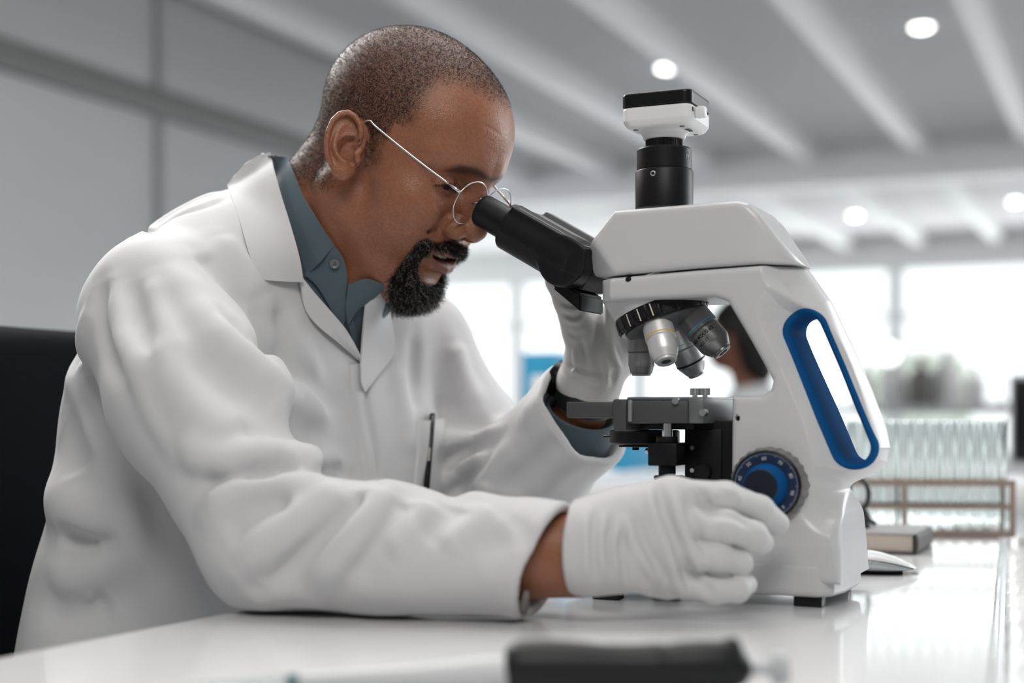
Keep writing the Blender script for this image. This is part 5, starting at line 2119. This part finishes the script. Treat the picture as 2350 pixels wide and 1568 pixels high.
for f in GL_FOLDS:
    f[0] = march_many(hand_l_base, catmull(f[0], 3), t0=1.0)
LWD = CUFFL_D


def glove_l_sdf(P):
    d = hand_l_base(P) - stroke(P, GL_FOLDS, 1.7)
    q = P - PY(1350, 893, 1.330)
    d = smax(d, -(q @ np.array([.25, -.25, .93])) - .006, .001)
    rad = q - np.outer(q @ np.array([.25, -.25, .93]), np.array([.25, -.25, .93]))
    d = smin(d, np.hypot(vlen(rad) - .0262, q @ np.array([.25, -.25, .93]) + .005) - .0016, .003)
    return d


glv = link('glove', sdf_mesh('glove', glove_l_sdf, (-.60, 1.24, .88), (-.38, 1.40, 1.08), .0017, newton=1), M_glove2, person)
glv['label'] = 'crinkled white latex glove on the raised hand'

# left wrist, with shirt cuff and watch
lw0, lw1 = PY(1322, 985, 1.350), PY(1352, 890, 1.330)
wv = lw1 - lw0
wl = np.linalg.norm(wv)
wv = wv / wl
lathe('wrist', [(0, 0), (.028, 0), (.026, wl * .6), (.0245, wl), (0, wl)], lw0, wv, M_skin, person, seg=40)
lathe('shirt_cuff', [(.0400, 0), (.0380, wl * 1.06), (.0365, wl * 1.09), (.0345, wl * 1.06), (.0350, 0)], lw0 - wv * .030, wv, M_shirt, shirt, seg=48)
watch = empty('wristwatch', lw0 + wv * wl * .78, 'black strap wristwatch on raised wrist below the latex glove', 'watch')
wc = lw0 + wv * wl * .84
M_strap = mat('black_strap', (.012, .013, .014), .4, bump=.2, bscale=900)
lathe('strap', [(.0285, -.011), (.0320, -.010), (.0325, 0), (.0315, .010), (.0280, .011), (.0275, 0), (.0285, -.011)], wc, wv, M_strap, watch, seg=56)
side = np.cross(wv, np.array([0, 1.0, 0]))
side /= np.linalg.norm(side)
cyl('watch_case', wc + side * .030, wc + side * .041, .0185, M_blks, watch, seg=40, bev=.002)
cyl('watch_glass', wc + side * .0408, wc + side * .0416, .0155, M_lens, watch, seg=40)
hd = -CF - np.array([0, 0, 0.0])
hd = hd - wv * (hd @ wv)
hd /= np.linalg.norm(hd)
tn = np.cross(wv, hd)
for k in range(5):
    a = (k - 2) * .22
    rd = hd * math.cos(a) + tn * math.sin(a)
    cyl('strap_hole', wc + rd * .0315, wc + rd * .0329, .0011, M_ink, watch, seg=10)

# edge of the shirt cuff showing below the right wrist
x_, y_, a_ = frame_from(CUFFR_D)
arc = [Vector(CFR + CUFFR_D * (-.006 + .012 * math.sin(t * 1.5))) + (Vector((0, 1, 0)) * math.cos(t) + Vector((0, 0, 1)) * math.sin(t)) * .0385 for t in np.linspace(-2.6, -.9, 18)]
tube('cuff_edge', arc, [.002 + .003 * math.sin(math.pi * i / 17) for i in range(18)], mat('grey_cuff', (.22, .20, .19), .8), coat, seg=8)
# --------------------------------------------------------- trousers and shoes
M_trs = cloth_material('dark_trousers_cloth', (.02, .022, .027))


def trousers_sdf(P):
    d = None
    for s in (-1, 1):
        c = chain(P, [(-.86, Y0 + s * .085, .545), (-.48, Y0 + s * .10, .545), (-.50, Y0 + s * .10, .11)], [.085, .066, .052])
        d = c if d is None else smin(d, c, .03)
    return np.maximum(d, .085 - P[:, 2])


link('trousers', sdf_mesh('trousers', trousers_sdf, (-1.0, .98, .05), (-.36, 1.5, .66), .008), M_trs, person)
for s in (-1, 1):
    f = lambda P: np.maximum(smin(ell(P, (-.43, Y0 + s * .10, .045), (.12, .045, .045)), ell(P, (-.50, Y0 + s * .10, .075), (.055, .045, .06)), .03), .001 - P[:, 2])
    link('shoe', sdf_mesh('shoe', f, (-.6, Y0 + s * .10 - .08, -.01), (-.28, Y0 + s * .10 + .08, .16), .006), M_blks, person)

# --------------------------------------------------------------- office chair
M_seat = mat('black_chair_fabric', (.004, .0045, .006), .9, spec=.08, bump=.3, bscale=900)
ch = empty('office_chair', (-.95, Y0, 0), 'black padded office chair behind the seated man', 'chair')


def backrest(P):
    q = P - np.array([-1.135, Y0 + .02, .802])
    bend = .10 * (q[:, 1] / .25) ** 2 * .5
    x = q[:, 0] - bend + q[:, 2] * .12
    return sbox(np.stack([x, q[:, 1], q[:, 2]], 1), (0, 0, 0), (.035, .27, .205), .034) * .9


link('backrest', sdf_mesh('backrest', backrest, (-1.29, .93, .55), (-.98, 1.57, 1.06), .006), M_seat, ch)
link('seat', sdf_mesh('seat', lambda P: sbox(P, (-.88, Y0, .375), (.25, .25, .032), .030), (-1.16, .96, .32), (-.6, 1.52, .43), .007), M_seat, ch)
tube('back_support', catmull([(-.98, Y0, .335), (-1.16, Y0, .36), (-1.205, Y0, .50), (-1.195, Y0, .70)], 6), .022, M_blks, ch)
cyl('gas_stem', (-.88, Y0, .10), (-.88, Y0, .345), .025, M_steel, ch)
for k in range(5):
    a = k * 2 * math.pi / 5 + .3
    e = Vector((-.88 + .28 * math.cos(a), Y0 + .28 * math.sin(a), .085))
    tube('base_arm', [(-.88, Y0, .115), ((-.88 + e.x) / 2, (Y0 + e.y) / 2, .11), e], [.03, .024, .016], M_blks, ch)
    t = Vector((-math.sin(a), math.cos(a), 0)) * .02
    cyl('caster', Vector((e.x, e.y, .031)) - t, Vector((e.x, e.y, .031)) + t, .03, M_blks, ch, seg=20, bev=.004)

# ---------------------------------------------------------------------- mouse
M_mtop = mat('gloss_white_shell', (.82, .82, .82), .08, coat=.5)
M_malu = mat('mouse_aluminium', (.42, .46, .47), .35, metal=.6)
mo_c = np.array([-.262, 1.452, .75])
mo_a = math.radians(12)
mR = np.array([[math.cos(mo_a), -math.sin(mo_a), 0], [math.sin(mo_a), math.cos(mo_a), 0], [0, 0, 1]])
mouse = empty('computer_mouse', mo_c, 'low white computer mouse with aluminium underside behind microscope base', 'mouse')


def mouse_full(P):
    q = (P - mo_c) @ mR
    x, y, z = q.T
    pl = ((np.abs(x) / .0565) ** 2.6 + (np.abs(y) / .029) ** 2.6) ** (1 / 2.6)
    top = .0225 - .0165 * (x / .0565) ** 2 - .003 * (y / .029) ** 2
    return smax((pl - 1) * .028, np.maximum(z - top, .0035 - z), .003)


def mouse_top(P):
    q = (P - mo_c) @ mR
    x, y, z = q.T
    return smax(mouse_full(P), (.0155 - .0115 * (x / .0565) ** 2) - z, .0006)


def mouse_low(P):
    q = (P - mo_c) @ mR
    x, y, z = q.T
    sh = smax(mouse_full(P) + .0008, z - (.0150 - .0115 * (x / .0565) ** 2), .0006)
    return smax(sh, (np.hypot(np.maximum(np.abs(x) - .03, 0), y) - .0255 - (z - .004) * .6), .002)


lo_, hi_ = mo_c + np.array([-.07, -.05, -.002]), mo_c + np.array([.07, .05, .03])
link('top_shell', sdf_mesh('top_shell', mouse_top, lo_, hi_, .0012, normals=True), M_mtop, mouse)
link('underside', sdf_mesh('underside', mouse_low, lo_, hi_, .0012, normals=True), M_malu, mouse)
for s in (-1, 1):
    p0 = mo_c + mR @ np.array([-.04, s * .016, .0022])
    p1 = mo_c + mR @ np.array([.04, s * .016, .0022])
    tube('glide_rail', [p0, (p0 + p1) / 2, p1], .0021, M_blks, mouse, seg=8)

# ------------------------------------------------------------------- notebook
nb = empty('notebook', (-.31, 1.70, .75), 'thick notebook with brown cover lying flat behind the mouse', 'book')
M_cov = mat('brown_cover', (.05, .045, .042), .5, noise=.1, nscale=60)
M_page = mat('page_edges', (.50, .44, .385), .7, noise=.1, nscale=400)
nx0, nx1, ny0, ny1 = -.395, -.236, 1.648, 1.775
box('back_cover', (nx0, ny0, .7503), (nx1, ny1, .7528), M_cov, nb, bev=.0008)
box('pages', (nx0 + .002, ny0 + .003, .7529), (nx1 - .004, ny1 - .003, .7725), M_page, nb, bev=.0006)
box('front_cover', (nx0, ny0, .7726), (nx1, ny1, .7748), mat('grey_cover', (.33, .33, .335), .45), nb, bev=.0008)
bm = bmesh.new()
n = 9
pr = []
for i in range(n):
    a = -math.pi / 2 + math.pi * i / (n - 1)
    pr.append((nx1 - .001 + .004 * math.cos(a), .7626 + .0122 * math.sin(a)))
A = [bm.verts.new((x, ny0, z)) for x, z in pr]
Bq = [bm.verts.new((x, ny1, z)) for x, z in pr]
for i in range(n - 1):
    bm.faces.new((A[i], A[i + 1], Bq[i + 1], Bq[i]))
bm.faces.new(A)
bm.faces.new(Bq[::-1])
bmesh.ops.recalc_face_normals(bm, faces=bm.faces)
link('spine', bm_mesh(bm, 'spine', angle=.6), M_cov, nb)

# ---------------------------------------------- small clamp standing on it
cl_ = empty('metal_clamp', (-.335, 1.70, .775), 'small dark metal clamp standing on the notebook', 'clamp')
cp = np.array([-.313, 1.70, .7752])
M_dk = mat('dark_metal', (.06, .06, .06), .3, metal=.8)
lathe('foot', [(0, 0), (.017, 0), (.018, .002), (.016, .005), (.008, .007), (0, .007)], cp, (0, 0, 1), M_dk, cl_, seg=32)
cyl('post', cp + np.array([-.008, 0, .005]), cp + np.array([-.009, 0, .058]), .005, M_dk, cl_, seg=20)
tube('jaw', catmull([cp + np.array(v) for v in ((-.018, 0, .056), (-.004, 0, .059), (.008, 0, .056), (.015, 0, .046), (.015, 0, .032), (.009, 0, .020), (.013, 0, .012), (.024, 0, .004))], 6), .0030, M_dk, cl_, seg=8)
lathe('wheel', [(0, -.004), (.008, -.004), (.0095, 0), (.008, .004), (0, .004)], cp + np.array([.010, -.006, .013]), (0, 1, 0), M_dk, cl_, seg=24)

# ------------------------------------------------------------ test tube rack
M_wood = mat('rack_wood', (.30, .23, .19), .55, noise=.2, nscale=30)
M_tube = mat('tube_glass', (.97, 1, .99), .0, trans=1.0, ior=1.16, spec=.6)
rk_c = Vector((-.262, 1.915, .75))
rk_a = math.radians(20)
rk = empty('test_tube_rack', rk_c, 'brown wooden rack holding rows of empty test tubes at the far bench end', 'rack', rotz=rk_a)


def rbox(name, lo, hi, m, parent, bev=.001):
    o = box(name, lo, hi, m, None, bev=bev)
    o.parent = parent
    return o


NT = 11
HLx = .108
for z0, th in ((.0003, .006), (.036, .006), (.066, .007)):
    bm = bmesh.new()
    rbox('shelf', (-HLx, -.026, z0), (HLx, .026, z0 + th), M_wood, rk)
for sx in (-HLx, HLx - .006, -.035):
    rbox('upright', (sx, -.027, .0003), (sx + .006, -.020, .074), M_wood, rk)
    rbox('upright', (sx, .020, .0003), (sx + .006, .027, .074), M_wood, rk)
for z0 in (.039, .0695):
    for yy in (-.016, .016):
        o = lathe('screw', [(0, .003), (.003, .0025), (.004, 0)], (HLx, yy, z0), (1, 0, 0), M_chrome, None, seg=16)
        o.parent = rk
tprof = [(0, .0075), (.003, .0078), (.0058, .0105), (.0068, .015), (.0068, .148), (.0078, .149), (.0080, .1505), (.0072, .151), (.0060, .1495), (.0058, .148), (.0058, .016), (.0045, .0115), (.002, .0093), (0, .009)]
tme = lathe_mesh('test_tube', tprof, (0, 0, 0), (0, 0, 1), seg=20)
tme.materials.append(M_tube)
rank = ['leftmost', 'second', 'third', 'fourth', 'fifth', 'sixth', 'seventh', 'eighth', 'ninth', 'tenth', 'rightmost']
for r, yy in enumerate((-.013, .013)):
    for i in range(NT):
        t = bpy.data.objects.new('test_tube', tme)
        COL.objects.link(t)
        xx = -HLx + .014 + i * (2 * HLx - .028) / (NT - 1)
        t.location = rk_c + Matrix.Rotation(rk_a, 3, 'Z') @ Vector((xx, yy, 0))
        w = rank[i] if i in (0, NT - 1) else rank[i] + ' from left'
        tag(t, 'clear empty test tube, %s in the %s row of the rack' % (w, 'front' if r == 0 else 'rear'), 'test tube', 'test tubes in the wooden rack')

# ------------------------------------------------------ paper and white chair
pp = PZ(2262, 1234, .7504)
bm = bmesh.new()
gx, gy = 14, 10
vs = [[None] * gy for _ in range(gx)]
for i in range(gx):
    for j in range(gy):
        u, v = i / (gx - 1), j / (gy - 1)
        vs[i][j] = bm.verts.new((-.245 + .075 * u, 1.975 + .14 * v, .7508 + .004 * (u * v) ** 2 + .0004 * math.sin(9 * u)))
for i in range(gx - 1):
    for j in range(gy - 1):
        bm.faces.new((vs[i][j], vs[i + 1][j], vs[i + 1][j + 1], vs[i][j + 1]))
bmesh.ops.solidify(bm, geom=list(bm.faces), thickness=.0003)
tag(link('paper_sheet', bm_mesh(bm, 'paper_sheet', smooth=True), mat('white_paper', (.88, .88, .87), .7)), 'bright white sheet of paper at the far right corner of bench', 'paper')

M_pl = mat('white_trolley_top', (.90, .90, .90), .18, coat=.3)
tr = empty('side_table', (.2, 1.3, 0), 'bright white side table pushed against the right edge of bench', 'table')


def rtop(P):
    e = -.045 - (P[:, 1] - .5) * .0824
    q = np.maximum(np.maximum(e - P[:, 0], P[:, 0] - .55), 0)
    dx = np.maximum(e + .03 - P[:, 0], P[:, 0] - .52)
    dy = np.maximum(P[:, 1] - 2.06, .45 - P[:, 1])
    pl = np.hypot(np.maximum(dx, 0), np.maximum(dy, 0)) + np.minimum(np.maximum(dx, dy), 0) - .03
    return smax(pl, np.abs(P[:, 2] - .729) - .014, .004)


link('table_top', sdf_mesh('table_top', rtop, (-.24, .38, .705), (.60, 2.14, .755), .008), M_pl, tr)
for lx, ly in ((0.0, .56), (.48, .56), (-.08, 1.98), (.48, 1.98)):
    cyl('leg', (lx, ly, 0), (lx, ly, .716), .02, M_steel, tr, seg=16)

# -------------------------------------------------------------------- pipette
pi_ = empty('pipette', PZ(1400, 1590, .75), 'black handled laboratory pipette lying across the near end of bench', 'pipette')
pa = PZ(1158, 1602, .75)
pb = PZ(1688, 1602, .75)
ax3 = (pb - pa) / np.linalg.norm(pb - pa)
hz = np.array([0, 0, .0165])
M_grip = mat('black_pipette_grip', (.010, .011, .012), .45, spec=.4)
M_pipw = mat('pipette_shaft', (.62, .64, .65), .35)
O = pa + hz
L = np.linalg.norm(pb - pa)


def grip_sdf2(P):
    q = P - O
    s = q @ ax3
    z = q[:, 2]
    w = q @ np.cross(np.array([0, 0, 1.0]), ax3)
    r = .0150 + .0012 * np.sin(s / L * 9) - .0035 * np.clip((s - L * .66) / (L * .1), 0, 1)
    d = np.maximum(np.hypot(w * 1.1, z) - r, np.maximum(-s, s - L * .90))
    body = smax(np.hypot(w * 1.1, z) - r, np.maximum(-s, s - L * .95), .008)
    hook = chain(P, [O + ax3 * L * .78 + np.array([0, 0, .003]), O + ax3 * L * .93 + np.array([0, 0, .007]), O + ax3 * L * .985 + np.array([0, 0, .013])], [.012, .008, .005])
    body = smin(body, hook, .006)
    return smin(body, chain(P, [O + ax3 * L * .85, O + ax3 * L * .985], [.012, .0115]), .006)


lo_ = np.minimum(pa, pb) - .04
hi_ = np.maximum(pa, pb) + .05
link('handle', sdf_mesh('handle', grip_sdf2, lo_, hi_, .002), M_grip, pi_)
lathe('plunger', [(0, 0), (.0035, 0), (.0035, .022), (.009, .023), (.010, .026), (.009, .031), (0, .032)], O + ax3 * (L * .985), ax3, mat('pipette_plunger', (.5, .52, .54), .4), pi_, seg=24)
lathe('shaft', [(0, -.006), (.0105, -.004), (.0100, .02), (.0065, .055), (.0050, .10), (.0042, .122), (0, .122)], O + ax3 * .004 - np.array([0, 0, .003]), -ax3 + np.array([0, 0, -.035]), M_pipw, pi_, seg=28)
tip0 = O - ax3 * .116 + np.array([0, 0, -.0072])
lathe('tip_collar', [(0, 0), (.0046, 0), (.0048, .004), (.0044, .007), (0, .007)], tip0, -ax3, mat('green_collar', (.10, .19, .19), .4), pi_, seg=20)
lathe('tip', [(.0042, 0), (.0036, .02), (.0012, .058), (.0008, .060), (.0008, .058), (.003, .02), (.0036, 0)], tip0 - ax3 * .006, -ax3 + np.array([0, 0, -.03]), mat('clear_tip', (.9, .92, .93), .2, trans=.8, ior=1.1), pi_, seg=20)

# ---------------------------------------------------------- background benches
M_bb = mat('pale_bench', (.80, .81, .82), .3)
b2 = empty('side_bench', (-1.0, 3.5, 0), 'pale laboratory bench in the blurred middle distance', 'table')
box('table_top', (-2.6, 3.05, .71), (.5, 3.75, .75), M_bb, b2, bev=.004)
for lx in (-2.5, -1.0, .4):
    box('leg', (lx - .03, 3.1, 0), (lx + .03, 3.7, .71), M_bb, b2, bev=.004)
b3 = empty('window_bench', (-1.0, 7.3, 0), 'white bench with glassware in front of the far windows', 'table')
box('table_top', (-3.0, 6.9, .90), (2.2, 7.6, .94), M_bb, b3, bev=.004)
for lx in (-2.9, -.4, 2.1):
    box('panel', (lx - .03, 6.95, 0), (lx + .03, 7.55, .90), M_bb, b3, bev=.004)

# blue binders
M_bin = mat('bright_blue_card', (.02, .30, .52), .4)
for k, (px, py0, wd, ht, lean, lab) in enumerate(((1243, 806, .088, .305, 0, 'bright blue upright binder with white label on side bench'), (1416, 960, .070, .15, .25, 'low blue box file leaning beyond the condenser'))):
    y_ = 3.2 + .1 * k
    c = PY(px, 900, y_)
    bn = empty('binder', (c[0], y_, .75), lab, 'binder')
    RB = Matrix.Rotation(lean, 3, 'Y')
    box('cover', (c[0] - wd / 2, y_ - .02, .7505 + .02 * k), (c[0] + wd / 2, y_ + .26, .75 + ht), M_bin, bn, bev=.004, rot=RB)
    if k == 0:
        box('label', (c[0] - wd * .20, y_ - .0215, .79), (c[0] + wd * .30, y_ - .0195, .75 + ht * .82), mat('binder_label', (.8, .8, .8), .5), bn, bev=.0005)

# far glassware
def bottle(x, y, z, r, h, m, lab, neck=.35):
    o = lathe('bottle', [(0, 0), (r * .95, 0), (r, .01), (r, h * .55), (r * .85, h * .68), (r * neck, h * .78), (r * neck, h * .95), (r * neck * 1.15, h * .95), (r * neck * 1.15, h), (0, h)], (x, y, z), (0, 0, 1), m, None, seg=28)
    return tag(o, lab, 'bottle')


M_brn = mat('grey_brown_bottle', (.16, .15, .14), .25)
M_wb = mat('white_bottle', (.78, .79, .78), .35)
c = PY(2113, 915, 7.2)
bottle(c[0], 7.2, .94, .065, .24, M_brn, 'dark grey-brown bottle standing on the window bench')
for px, r_, h_, lab in ((1985, .05, .22, 'slim white bottle on window bench seen through the handle'), (2050, .07, .26, 'wide white bottle left of the dark one on window bench'), (2175, .075, .28, 'wide white bottle right of the dark one on window bench'), (2240, .05, .20, 'small white bottle nearest the monitor on window bench')):
    c = PY(px, 915, 7.3)
    bottle(c[0], 7.3, .94, r_, h_, M_wb, lab)

# dark monitor at the right edge
mn = empty('monitor', PY(2390, 1000, 3.4), 'dark desktop monitor on side bench at the right edge of view', 'monitor')
c = PY(2385, 960, 3.4)
box('screen', (c[0] - .055, 3.38, .80), (c[0] + .50, 3.41, .985), M_blks, mn, bev=.004)
box('bezel', (c[0] - .062, 3.385, .79), (c[0] + .507, 3.43, .995), mat('grey_bezel', (.4, .4, .41), .4), mn, bev=.004)
cyl('stand', (c[0] + .22, 3.42, .752), (c[0] + .22, 3.42, .90), .02, M_blk, mn)
cyl('stand_foot', (c[0] + .22, 3.42, .7503), (c[0] + .22, 3.42, .76), .10, M_blk, mn, seg=40)

# ---------------------------------------------------- second person, far away
p2 = empty('person', (-1.26, 4.69, 0), 'blurred dark-haired person in white coat sitting far behind microscope', 'person')
hc = PY(1688, 775, 4.7)
M_sk2 = mat('skin_second', (.24, .095, .055), .5)


def p2_body(P):
    q = P - hc
    a = q.copy()
    d = ell(a, (0, 0, .01), (.092, .075, .11))
    d = smin(d, ell(a, (-.045, 0, -.055), (.05, .05, .055)), .03)
    d = smin(d, ell(a, (-.10, 0, -.02), (.018, .016, .022)), .015)
    d = smin(d, ell(a, (-.085, 0, .03), (.02, .05, .015)), .02)
    d = smin(d, ell(a, (0, .075, -.01), (.018, .012, .03)), .008)
    d = smin(d, ell(a, (0, -.075, -.01), (.018, .012, .03)), .008)
    d = smin(d, cone(a, (.02, 0, -.06), (.06, 0, -.20), .05, .06), .03)
    return d


link('body', sdf_mesh('body', p2_body, hc - .26, hc + .2, .006), M_sk2, p2)


def p2_hair(P):
    a = P - hc
    d = smax(ell(a, (.008, 0, .016), (.104, .086, .120)), -(a[:, 0] * .75 + a[:, 2] * .66 + .012), .015)
    d = smin(d, ell(a, (.075, 0, -.06), (.06, .075, .12)), .03)
    return d - .003 * np.sin(90 * a[:, 1]) * np.sin(60 * a[:, 0])


link('hair', sdf_mesh('hair', p2_hair, hc - .26, hc + .26, .006), M_hair, p2)


def p2_coat(P):
    a = P - hc
    d = chain(a, [(.06, 0, -.24), (.09, 0, -.40), (.10, 0, -.62)], [.10, .13, .16])
    for s in (-1, 1):
        d = smin(d, chain(a, [(.06, s * .17, -.24), (.02, s * .22, -.46), (-.20, s * .15, -.40)], [.062, .055, .045]), .04)
    return d - .004 * np.sin(40 * a[:, 2] + 25 * a[:, 1])


link('lab_coat', sdf_mesh('lab_coat', p2_coat, hc + np.array([-.3, -.35, -.85]), hc + np.array([.32, .35, -.1]), .009), M_coat, p2)
for s in (-1, 1):
    f2 = lambda P: chain(P - hc, [(-.20, s * .15, -.40), (-.25, s * .13, -.41), (-.29, s * .12, -.43)], [.035, .032, .016], .01)
    link('hand', sdf_mesh('hand', f2, hc + np.array([-.36, s * .14 - .09, -.50]), hc + np.array([-.14, s * .14 + .09, -.33]), .006), M_sk2, p2)
st2 = empty('stool', (hc[0] + .1, 4.7, 0), 'low grey stool under the far seated person', 'stool')
cyl('seat', (hc[0] + .1, 4.7, .31), (hc[0] + .1, 4.7, .355), .19, M_rail, st2, bev=.01)
for k in range(4):
    a = k * math.pi / 2 + .4
    cyl('leg', (hc[0] + .1 + .2 * math.cos(a), 4.7 + .2 * math.sin(a), 0), (hc[0] + .1 + .12 * math.cos(a), 4.7 + .12 * math.sin(a), .312), .012, M_steel, st2, seg=12)

# -------------------------------------------------------------- downlights
M_led = mat('led_diffuser', (1, 1, 1), .5, emit=(1, .99, .96), estr=9.0)
DL = [(-.891, 6.395, 'nearest the right edge of view, above the microscope'), (-2.136, 6.654, 'left of the camera on the microscope'), (-2.268, 12.303, 'beyond the bulkhead, left one of two'), (-.948, 12.013, 'beyond the bulkhead, at the right edge')]
for x, y, w in DL:
    d = empty('downlight', (x, y, 2.6), 'round white ceiling downlight ' + w, 'light', 'ceiling downlights')
    lathe('rim', [(.045, 0), (.060, 0), (.062, .004), (.058, .008), (.045, .010)], (x, y, 2.6), (0, 0, -1), M_white, d, seg=32)
    lathe('diffuser', [(.046, .002), (.044, .012), (.034, .020), (.018, .025), (0, .026)], (x, y, 2.6), (0, 0, -1), M_led, d, seg=32)

# -------------------------------------------------------------- trees outside
M_leaf = mat('pale_foliage', (.50, .54, .46), .8, noise=.4, nscale=3)
for k, (x, y, z, r) in enumerate(((-3.35, 24, 1.15, .85), (-1.3, 26, .9, .8), (9.0, 5, 1.2, 1.3))):
    t = empty('tree', (x, y, -1), ['pale tree outside the far windows behind the microscope handle', 'pale bush outside the far windows at the right', 'broad tree outside the right wall'][k], 'tree')
    f3 = lambda P: ell(P, (x, y, z), (r, r, r * .9)) + .16 * r * np.sin(5.1 * P[:, 0] + k) * np.sin(4.7 * P[:, 2]) * np.sin(4.3 * P[:, 1]) + .05 * np.sin(17 * P[:, 0]) * np.sin(19 * P[:, 2])
    link('crown', sdf_mesh('crown', f3, (x - r * 1.3, y - r * 1.3, z - r * 1.2), (x + r * 1.3, y + r * 1.3, z + r * 1.2), .09), M_leaf, t)
    cyl('trunk', (x, y, -1), (x, y, z), .12, mat('bark', (.12, .09, .07), .9), t, seg=12)

# glowing globes added to stand in for blurred bright reflections by the windows
for px, py, y_, r_, lab in ((2300, 775, 7.2, .10, 'large glowing white globe added as sun glare on window bench at the right'), (2040, 812, 7.05, .05, 'small glowing white globe added as a bright glint beside the microscope handle')):
    c = PY(px, py, y_)
    gl_ = empty('glare_globe', (c[0], y_, .94), lab, 'glare globe')
    lathe('base', [(0, 0), (r_ * .8, 0), (r_ * .8, .012), (.012, .02), (0, .02)], (c[0], y_, .9402), (0, 0, 1), M_steel, gl_, seg=28)
    cyl('stem', (c[0], y_, .955), (c[0], y_, c[2] - r_ * .9), .008, M_steel, gl_, seg=12)
    lathe('globe', [(r_ * math.sin(t), -r_ * math.cos(t)) for t in np.linspace(0, math.pi, 20)], c, (0, 0, 1), mat('glare_glow', (1, 1, 1), .5, emit=(1, 1, .98), estr=3.0), gl_, seg=28)
